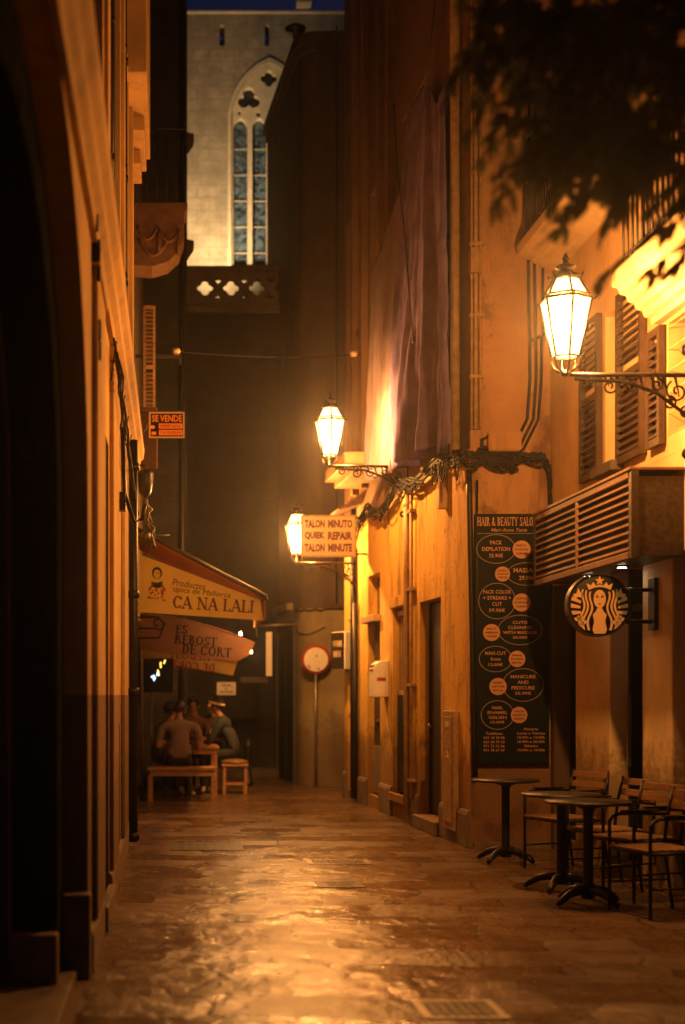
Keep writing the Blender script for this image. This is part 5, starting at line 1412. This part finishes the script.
# ================================================================== DINERS
def capsule_dist(p, a, b):
    ab = b - a; t = max(0, min(1, (p - a).dot(ab) / max(1e-9, ab.length_squared)))
    return (p - (a + ab * t)).length
def person(label, loc, rz, pose, shirt, legs, sleeve='short', hairlong=False, band=False):
    """A seated figure facing local +y; one skinned body, hair as a child."""
    J, lean, headtilt = {}, pose.get('lean', .05), pose.get('nod', .03)
    sw = pose.get('sw', .19); sz = pose.get('seat', .48)
    V_ = lambda x, y, z: Vector((x, y, z))
    J['pelvis'] = (V_(0, 0, sz + .12), (.17, .125)); J['waist'] = (V_(0, lean * .25, sz + .27), (.155, .115)); J['chest'] = (V_(0, lean * .65, sz + .43), (.175, .12))
    J['up'] = (V_(0, lean * .9, sz + .54), (.13, .09)); J['neck'] = (V_(0, lean + .01, sz + .62), (.055, .055)); 
    hx = pose.get('hx', 0)
    J['jaw'] = (V_(hx * .5, lean + .03 + headtilt, sz + .69), (.062, .07)); J['head'] = (V_(hx, lean + .02 + headtilt, sz + .77), (.08, .094)); J['top'] = (V_(hx, lean + .01 + headtilt, sz + .835), (.062, .075))
    J['nose'] = (V_(hx, lean + .125 + headtilt, sz + .735), (.013, .013))
    E = [('pelvis', 'waist'), ('waist', 'chest'), ('chest', 'up'), ('up', 'neck'), ('neck', 'jaw'), ('jaw', 'head'), ('head', 'top'), ('head', 'nose')]
    for s_, sx in (('l', -1), ('r', 1)):
        J['sh' + s_] = (V_(sx * sw, lean * .85, sz + .53), (.07, .065))
        el = pose.get('el' + s_, V_(sx * (sw + .07), lean + .06, sz + .27)); ha = pose.get('ha' + s_, V_(sx * (sw - .02), lean + .30, sz + .28))
        J['el' + s_] = (el, (.046, .046)); J['wr' + s_] = (el.lerp(ha, .86), (.031, .028)); J['hand' + s_] = (ha + (ha - el).normalized() * .045, (.036, .022))
        J['hip' + s_] = (V_(sx * .1, .06, sz + .085), (.095, .085)); 
        kn = pose.get('kn' + s_, V_(sx * .15, .44, sz + .05)); an = pose.get('an' + s_, V_(sx * .15, .40, .09))
        J['kn' + s_] = (kn, (.064, .064)); J['calf' + s_] = (kn.lerp(an, .35), (.058, .056)); J['an' + s_] = (an, (.04, .04)); J['toe' + s_] = (an + V_(0, .15, -.045), (.042, .03))
        E += [('up', 'sh' + s_), ('sh' + s_, 'el' + s_), ('el' + s_, 'wr' + s_), ('wr' + s_, 'hand' + s_), ('pelvis', 'hip' + s_), ('hip' + s_, 'kn' + s_), ('kn' + s_, 'calf' + s_), ('calf' + s_, 'an' + s_), ('an' + s_, 'toe' + s_)]
    bk = pose.get('bulk', 1.05)
    for n_ in ('pelvis', 'waist', 'chest', 'up', 'shl', 'shr', 'ell', 'elr'): J[n_] = (J[n_][0], (J[n_][1][0] * bk, J[n_][1][1] * bk))
    names = list(J); idx = {n_: i for i, n_ in enumerate(names)}
    me = bpy.data.meshes.new('person'); me.from_pydata([tuple(J[n_][0]) for n_ in names], [(idx[a], idx[b]) for a, b in E], [])
    ob = bpy.data.objects.new('person', me); COL.objects.link(ob)
    md = ob.modifiers.new('skin', 'SKIN'); md.use_smooth_shade = True; md.branch_smoothing = .6
    for i, n_ in enumerate(names):
        sv = me.skin_vertices[0].data[i]; sv.radius = J[n_][1]; sv.use_root = (n_ == 'pelvis')
    sb2 = ob.modifiers.new('sub', 'SUBSURF'); sb2.levels = 2; sb2.render_levels = 2
    dg = bpy.context.evaluated_depsgraph_get(); dg.update()
    nm = bpy.data.meshes.new_from_object(ob.evaluated_get(dg))
    bpy.data.objects.remove(ob)
    q = MB(); q.v = [tuple(v.co) for v in nm.vertices]; q.f = [tuple(p.vertices) for p in nm.polygons]
    segs = [(a, b, J[a][0], J[b][0]) for a, b in E]
    for pl_ in nm.polygons:
        c0 = pl_.center
        a, b, pa_, pb_ = min(segs, key=lambda s__: capsule_dist(c0, s__[2], s__[3]) / max(.04, (J[s__[0]][1][0] + J[s__[1]][1][0]) / 2))
        key = b
        mi = 0
        if key in ('neck', 'jaw', 'head', 'top', 'nose'): mi = 0
        elif key[:2] == 'wr': mi = 1 if sleeve == 'long' else 0
        elif key[:4] == 'hand': mi = 0
        elif key[:2] == 'el':
            t_ = (c0 - pa_).dot(pb_ - pa_) / (pb_ - pa_).length_squared; mi = 1 if (sleeve == 'long' or t_ < .62) else 0
        elif key[:3] in ('hip', 'kn', 'knl', 'knr') or key[:2] == 'kn' or key[:4] == 'calf' or key[:2] == 'an': mi = 2
        elif key[:3] == 'toe': mi = 3
        else: mi = 1
        if key == 'waist' and c0.z < sz + .1: mi = 2
        q.mi.append(mi); q.sm.append(True)
    # fingers and thumbs, rooted in the palm
    for s_, sx in (('l', -1), ('r', 1)):
        w_, h_ = J['wr' + s_][0], J['hand' + s_][0]; dr_ = (h_ - w_).normalized(); side_ = dr_.cross(Z).normalized(); dn = side_.cross(dr_).normalized()
        if dn.z > 0: dn = -dn
        for f_, (o_, l_) in enumerate(((-.027, .062), (-.009, .074), (.009, .070), (.026, .052))):
            b0 = h_ + side_ * o_ - dr_ * .005
            q.tube([b0, b0 + dr_ * l_ * .55 + dn * .008, b0 + dr_ * l_ * .85 + dn * .028], [.0095, .0085, .006], 6)
        q.tube([h_ - dr_ * .03 + side_ * (-sx) * .026, h_ + side_ * (-sx) * .052 + dr_ * .0, h_ + side_ * (-sx) * .052 + dr_ * .03 + dn * .012], [.011, .010, .007], 6)
    # ears, brows, eyes, mouth
    hp = J['head'][0]
    for sx in (-1, 1):
        q.lathe([(.004, -.03), (.014, -.015), (.017, .008), (.012, .028), (.003, .034)], 8, 0, Matrix.Translation(hp + Vector((sx * .082, -.005, -.03))))
        q.lathe([(.002, -.012), (.011, -.006), (.012, .004), (.002, .01)], 8, 4, Matrix.Translation(hp + Vector((sx * .032, .083, -.015))))
    q.tube([hp + Vector((-.024, .082, -.085)), hp + Vector((0, .092, -.088)), hp + Vector((.024, .082, -.085))], .006, 6, 3)
    bpy.data.meshes.remove(nm)
    body = q.build('person', [M['skin'], shirt, legs, M['shoe'], M['hair']], recalc=True)
    body.location = loc; body.rotation_euler = (0, 0, rz); body.scale = (1.05, 1.05, 1.05)
    tag(body, label, 'person')
    # hair cap with an uneven edge
    bm = bmesh.new(); bmesh.ops.create_icosphere(bm, subdivisions=4, radius=1.0)
    for v in bm.verts:
        p_ = v.co.copy(); g_ = 1 + .05 * noise.noise(p_ * 5)
        v.co = Vector((p_.x * .096 * g_, p_.y * .112 * g_ - .012, p_.z * .108 * g_ + .025))
    cut = [v for v in bm.verts if (v.co.y > .055 and v.co.z < .055 + .02 * noise.noise(v.co * 40)) or (v.co.z < (-.16 if hairlong else -.045) + .02 * noise.noise(v.co * 50) and not hairlong) or (v.co.y > .01 and v.co.z < -.02)]
    bmesh.ops.delete(bm, geom=cut, context='VERTS')
    if hairlong:
        for v in bm.verts:
            if v.co.z < -.03: v.co.z = -.03 + (v.co.z + .03) * 2.6; v.co.y -= .01
    hm = bpy.data.meshes.new('hair'); bm.to_mesh(hm); bm.free(); hm.materials.append(M['hair'])
    for p_ in hm.polygons: p_.use_smooth = True
    ho = bpy.data.objects.new('hair', hm); COL.objects.link(ho); ho.parent = body; ho.location = hp
    so = ho.modifiers.new('thick', 'SOLIDIFY'); so.thickness = .012
    if band:
        q = MB(); q.tube([(.093 * math.cos(a_), .108 * math.sin(a_) - .008, .035 + .022 * math.sin(a_)) for a_ in [2 * PI * i / 28 for i in range(28)]], .019, 8, closed=True)
        bo_ = q.build('headband', M['band'], body, off=Vector((0, 0, 0))); bo_.location = hp
    return body

bench_y = 20.25
V3 = lambda x, y, z: Vector((x, y, z))
person('person in a grey short-sleeved T-shirt seen from behind on the wooden bench', (.28, 20.22, -.02), R(3),
       dict(lean=.10, sw=.235, nod=.03, seat=.49, bulk=1.14, ell=V3(-.29, .08, .74), elr=V3(.29, .1, .72), hal=V3(-.18, .38, .80), har=V3(.16, .38, .80), anl=V3(-.17, .2, .09), anr=V3(.15, .24, .09)), M['shirt_grey'], M['trousers'])
person('person with short dark hair in profile at the wall side, leaning to the table', (-.06, 20.78, 0), R(-62),
       dict(lean=.18, sw=.18, nod=.05, seat=.45), M['shirt_pale'], M['trousers'])
person('person in a rust shirt facing the camera behind the table, half hidden', (.52, 22.05, 0), R(176),
       dict(lean=.12, sw=.185, nod=.03, seat=.52), M['shirt_rust'], M['trousers'])
person('dark haired person seated far behind the table beside the headband wearer', (.86, 22.35, 0), R(150),
       dict(lean=.05, sw=.175, nod=.03, seat=.50), M['shirt_dark'], M['trousers'], hairlong=True)
person('person with a white headband in a navy top bending forward from the wooden stool', (1.18, 21.75, 0), R(72),
       dict(lean=.24, sw=.19, nod=.06, seat=.50, ell=V3(-.23, .36, .74), elr=V3(.23, .36, .74), hal=V3(-.12, .60, .82), har=V3(.12, .60, .82)), M['shirt_blue'], M['trousers'], 'long', band=True)

bn = thing('bench', 'low wooden bench under the person seen from behind', 'bench', (.3, 20.2, 0))
q = MB(); q.box(-.18, .80, 20.0, 20.42, .44, .485); q.build('seat', M['benchwood'], bn, bevel=.006)
q = MB(); q.box(-.14, .76, 20.03, 20.06, .36, .438); q.box(-.14, .76, 20.36, 20.39, .36, .438); q.build('apron', M['benchwood'], bn, bevel=.004)
for x in (-.17, .72):
    for y in (20.01, 20.35): q = MB(); q.box(x, x + .07, y, y + .06, 0, .358); q.build('leg', M['benchwood'], bn, bevel=.004)
tb2 = thing('dining_table', 'plain wooden table the diners sit around', 'table', (.5, 21.2, 0))
q = MB(); q.box(.02, .86, 20.62, 21.72, .72, .755); q.build('tabletop', M['benchwood'], tb2, bevel=.005)
q = MB(); q.box(.06, .82, 20.66, 21.68, .64, .718); q.build('apron', M['benchwood'], tb2)
for x in (.05, .77):
    for y in (20.66, 21.62): q = MB(); q.box(x, x + .06, y, y + .06, 0, .638); q.build('leg', M['benchwood'], tb2, bevel=.004)
stl = thing('stool', 'wooden stool with a padded seat under the person with a headband', 'stool', (1.12, 21.7, 0))
q = MB(); q.box(.93, 1.33, 21.5, 21.9, .42, .46); q.build('seat', M['benchwood'], stl, bevel=.006)
q = MB(); q.lathe([(.2, .462), (.215, .48), (.19, .51), (.1, .53), (.02, .535)], 24, 0, Matrix.Translation((1.13, 21.7, 0))); q.build('cushion', M['slat'], stl)
for x in (.95, 1.27):
    for y in (21.52, 21.84): q = MB(); q.box(x, x + .045, y, y + .045, 0, .418); q.build('leg', M['benchwood'], stl, bevel=.003)
q = MB(); q.box(.997, 1.268, 21.53, 21.555, .14, .18); q.box(.997, 1.268, 21.85, 21.875, .14, .18); q.build('stretcher', M['benchwood'], stl)
for (x, y, h, lb_) in ((.38, 20.9, .17, 'short drinking glass on the dining table near the bench'), (.72, 21.1, .24, 'slim bottle on the dining table')):
    q = MB(); q.lathe([(.028, .757), (.034, .765), (.034, .757 + h * .55), (.014 if h > .2 else .036, .757 + h * .75), (.014 if h > .2 else .037, .757 + h)], 16, 0, Matrix.Translation((x, y, 0)))
    tag(q.build('bottle' if h > .2 else 'drinking_glass', M['glass'], loc=(x, y, .757)), lb_, 'bottle' if h > .2 else 'glass')
for (px, d_, h, r, lb_) in ((248, 23.6, .78, .06, 'dark cast iron bollard between the stool and the corner door'),):
    x = (px - CX) * d_ / F
    q = MB(); q.lathe([(r * 1.4, 0), (r * 1.4, .06), (r, .09), (r * .9, h * .8), (r * 1.15, h * .82), (r * 1.15, h * .86), (r * .9, h * .9), (r * .6, h)], 18, 0, Matrix.Translation((x, d_, 0)))
    tag(q.build('bollard', M['iron'], loc=(x, d_, 0)), lb_, 'bollard')

# ================================================================== DRAIN COVERS
def cover(name, label, cat, cx, cy, w, l, kind):
    t = thing(name, label, cat, (cx, cy, 0))
    q = MB(); q.box(cx - w / 2, cx + w / 2, cy - l / 2, cy + l / 2, -.05, .003)
    pl_ = q.build('plate', M['castiron'], t)
    q = MB(); T_ = Matrix.Translation((cx, cy, .0065)); plate(q, [rect(-w / 2 - .03, w / 2 + .03, -l / 2 - .03, l / 2 + .03), rect(-w / 2 + .012, w / 2 - .012, -l / 2 + .012, l / 2 - .012)], .004, T_); q.build('rim', M['steel'] if kind == 'slot' else M['castiron'], t)
    q = MB()
    if kind == 'slot':
        n_ = int(w / .05)
        for i in range(n_): q.box(cx - w / 2 + .03 + i * (w - .06) / n_, cx - w / 2 + .03 + (i + .5) * (w - .06) / n_, cy - l / 2 + .03, cy + l / 2 - .03, .0032, .009)
        q.build('bars', M['castiron'], t)
    else:
        for i in range(7):
            for j in range(7):
                if (i + j) % 2 == 0:
                    x_, y_ = cx - w / 2 + .05 + (i + .5) * (w - .1) / 7, cy - l / 2 + .05 + (j + .5) * (l - .1) / 7
                    q.box(x_ - w * .035, x_ + w * .035, y_ - l * .035, y_ + l * .035, .0032, .006)
        q.build('tread', M['castiron'], t)
def gpx(px, py):
    d_ = CH * F / (py - HY); return (px - CX) * d_ / F, d_
x, y = gpx(206, 846); cover('manhole_cover', 'wide square manhole cover in front of the bench', 'manhole cover', x, y, .66, .8, 'plain')
x, y = gpx(338, 862); cover('drain_grate', 'long slotted drain grate in the brightest part of the paving', 'drain grate', x, y, .5, .28, 'slot')
x, y = gpx(340, 885); cover('inspection_cover', 'small dark square cover in the paving before the slotted drain', 'cover', x, y, .3, .3, 'plain')
x, y = gpx(459, 1010); cover('drain_grate', 'dark framed drain grate nearest the camera at the bottom of the photo', 'drain grate', x, y, .34, .34, 'slot')
x, y = gpx(155, 831); cover('drain_slot', 'narrow slot drain in the paving by the left downpipe', 'drain', x, y, .36, .06, 'slot')

# ================================================================== TREE OVER THE CAFE TERRACE
tr = thing('tree', 'dark leafy tree branches hanging into the top of the view', 'tree', (3.05, 5.2, 0))
rnd = random.Random(21)
q = MB()
trunk = [(3.05, 5.2, 0), (3.02, 5.2, .7), (2.98, 5.18, 1.6), (2.9, 5.2, 2.6), (2.75, 5.25, 3.3), (2.5, 5.3, 3.9)]
q.tube(trunk, [.12, .095, .085, .075, .062, .05], 12)
limbs = [[(2.75, 5.25, 3.3), (2.2, 5.3, 3.75), (1.7, 5.35, 4.0), (1.15, 5.4, 4.1)], [(2.5, 5.3, 3.9), (2.0, 5.1, 4.35), (1.4, 5.0, 4.5)], [(2.9, 5.2, 2.6), (2.4, 5.15, 3.1), (2.0, 5.1, 3.35), (1.6, 5.1, 3.45)], [(2.5, 5.3, 3.9), (2.3, 5.5, 4.6), (1.8, 5.7, 4.9)], [(2.9, 5.2, 2.6), (2.6, 4.9, 3.0), (2.2, 4.8, 3.5), (1.9, 4.7, 4.0)]]
for lm in limbs: q.tube(lm, [.045 * (1 - .75 * i / (len(lm) - 1)) for i in range(len(lm))], 8)
lv = MB()
def leaf(c, dr_, ln_, wd, roll):
    dr_ = dr_.normalized(); sd__ = dr_.cross(Z)
    if sd__.length < .05: sd__ = X.copy()
    sd__ = (Matrix.Rotation(roll, 3, dr_) @ sd__.normalized()); up_ = sd__.cross(dr_)
    lv.add([c, c + dr_ * ln_ * .35 + sd__ * wd, c + dr_ * ln_ * .75 + sd__ * wd * .7 - up_ * ln_ * .06, c + dr_ * ln_ - up_ * ln_ * .15, c + dr_ * ln_ * .75 - sd__ * wd * .7 - up_ * ln_ * .06, c + dr_ * ln_ * .35 - sd__ * wd],
           [(0, 1, 2), (0, 2, 3), (0, 3, 4), (0, 4, 5)])
# image-region targets give where twigs end: (px, py, radius px, how many)
def twig(base, tip, nl):
    mid = base.lerp(tip, .5) + Vector((0, 0, .12)); pts_ = []
    for i in range(7):
        t = i / 6; pts_.append(base * (1 - t) ** 2 + mid * (2 * t * (1 - t)) + tip * t * t)
    q.tube(pts_, [.009 * (1 - .75 * i / 6) + .0015 for i in range(7)], 5)
    for i in range(nl):
        t = rnd.uniform(.15, 1.0); k_ = min(5, int(t * 6)); c = pts_[k_].lerp(pts_[k_ + 1], t * 6 - k_)
        dr_ = (pts_[k_ + 1] - pts_[k_]).normalized() + Vector((rnd.uniform(-.9, .9), rnd.uniform(-.9, .9), rnd.uniform(-1.0, .3)))
        leaf(c, dr_, rnd.uniform(.07, .115), rnd.uniform(.014, .022), rnd.uniform(-1.2, 1.2))
allp = [Vector(p_) for lm in limbs for i in range(len(lm) - 1) for p_ in [Vector(lm[i]).lerp(Vector(lm[i + 1]), s_ / 4) for s_ in range(4)]]
clumps = [(1.25, 3.96, 0.1, 9), (1.23, 3.76, 0.08, 9), (1.22, 3.52, 0.07, 9), (1.27, 3.4, 0.05, 3), (1.45, 3.92, 0.13, 18), (1.43, 3.66, 0.12, 24), (1.45, 3.44, 0.09, 10), (1.39, 3.32, 0.05, 3), (1.63, 3.89, 0.13, 18), (1.63, 3.62, 0.13, 24), (1.65, 3.42, 0.1, 12), (1.58, 3.28, 0.06, 2), (1.81, 3.84, 0.13, 14), (1.83, 3.56, 0.13, 15), (1.83, 3.34, 0.1, 9), (1.75, 3.22, 0.06, 2), (1.89, 3.12, 0.05, 2), (1.98, 3.44, 0.15, 6), (2.03, 3.84, 0.2, 9), (1.53, 4.19, 0.2, 10), (1.93, 4.34, 0.3, 9), (2.33, 3.84, 0.3, 9), (1.11, 3.94, 0.06, 3), (1.3, 3.42, 0.06, 5), (1.42, 3.26, 0.05, 2), (1.5, 3.3, 0.06, 7), (1.62, 3.22, 0.06, 3)]
for cx, cz, rr_, n_ in clumps:
    for i in range(n_):
        tip = Vector((cx + rnd.gauss(0, rr_ * .7), 5.15 + rnd.uniform(-.5, .5), cz + rnd.gauss(0, rr_ * .7)))
        base = min(allp, key=lambda p_: (p_ - tip - Vector((.15, 0, .15))).length + rnd.uniform(0, .15))
        twig(base, tip, rnd.randint(12, 20))
q.build('trunk', M['bark'], tr); lv.build('crown', M['leaf'], tr, recalc=False)

# ================================================================== AIR, SKY, LIGHT, CAMERA
hz, nt, out = new_mat('night_air')
pv = nt.nodes.new('ShaderNodeVolumePrincipled'); pv.inputs['Color'].default_value = (.9, .9, .9, 1); pv.inputs['Density'].default_value = .0014; pv.inputs['Anisotropy'].default_value = .91
nt.links.new(pv.outputs[0], out.inputs['Volume'])
HAZE = True
if HAZE:
    h_ = tag(MB().box(-62, 62, -22, 102, -1, 20).build('haze', hz), kind='stuff')

sp = bpy.data.lights.new('floodlight_beam', 'SPOT'); sp.energy = 2300; sp.color = (1, .66, .32); sp.spot_size = R(66); sp.spot_blend = 1; sp.shadow_soft_size = .12
so_ = bpy.data.objects.new('floodlight_beam', sp); COL.objects.link(so_); so_.parent = fl; so_.location = Vector((1.05, 27.75, 8.8)) - Vector(list(fl['_o']))
so_.rotation_euler = (Vector((1.15, 30, 11.7)) - Vector((1.05, 27.75, 8.8))).to_track_quat('-Z', 'Y').to_euler()

wd = bpy.data.worlds.new('World'); scene.world = wd; wd.use_nodes = True
nt = wd.node_tree
bg = nt.nodes['Background']
sky = nt.nodes.new('ShaderNodeTexSky'); sky.sky_type = 'NISHITA'; sky.sun_disc = False
sky.sun_elevation = R(-3); sky.sun_rotation = R(200); sky.ozone_density = 6
nt.links.new(mixcol(nt, 1.0, sky.outputs[0], (.55, 1.2, .45), 'MULTIPLY'), bg.inputs[0]); bg.inputs[1].default_value = 1.0

cam = bpy.data.cameras.new('camera'); co_ = bpy.data.objects.new('camera', cam); COL.objects.link(co_)
co_.location = (0, 0, CH); co_.rotation_euler = (R(90), 0, 0)
cam.sensor_fit = 'AUTO'; cam.sensor_width = 36; cam.lens = F / 1024 * 36
cam.shift_x = (342.5 - CX) / 1024; cam.shift_y = (HY - 512) / 1024
cam.clip_start = .05; cam.clip_end = 500
cam.dof.use_dof = True; cam.dof.focus_distance = 13.0; cam.dof.aperture_fstop = 1.1
scene.camera = co_

for o in bpy.data.objects:
    if '_o' in o: del o['_o']
scene.view_settings.view_transform = 'Standard'; scene.view_settings.look = 'None'; scene.view_settings.exposure = 0; scene.view_settings.gamma = 1
scene.cycles.use_denoising = True
scene.cycles.max_bounces = 8; scene.cycles.diffuse_bounces = 2; scene.cycles.glossy_bounces = 3; scene.cycles.volume_bounces = 0
scene.cycles.sample_clamp_indirect = 4
scene.cycles.sample_clamp_direct = 0
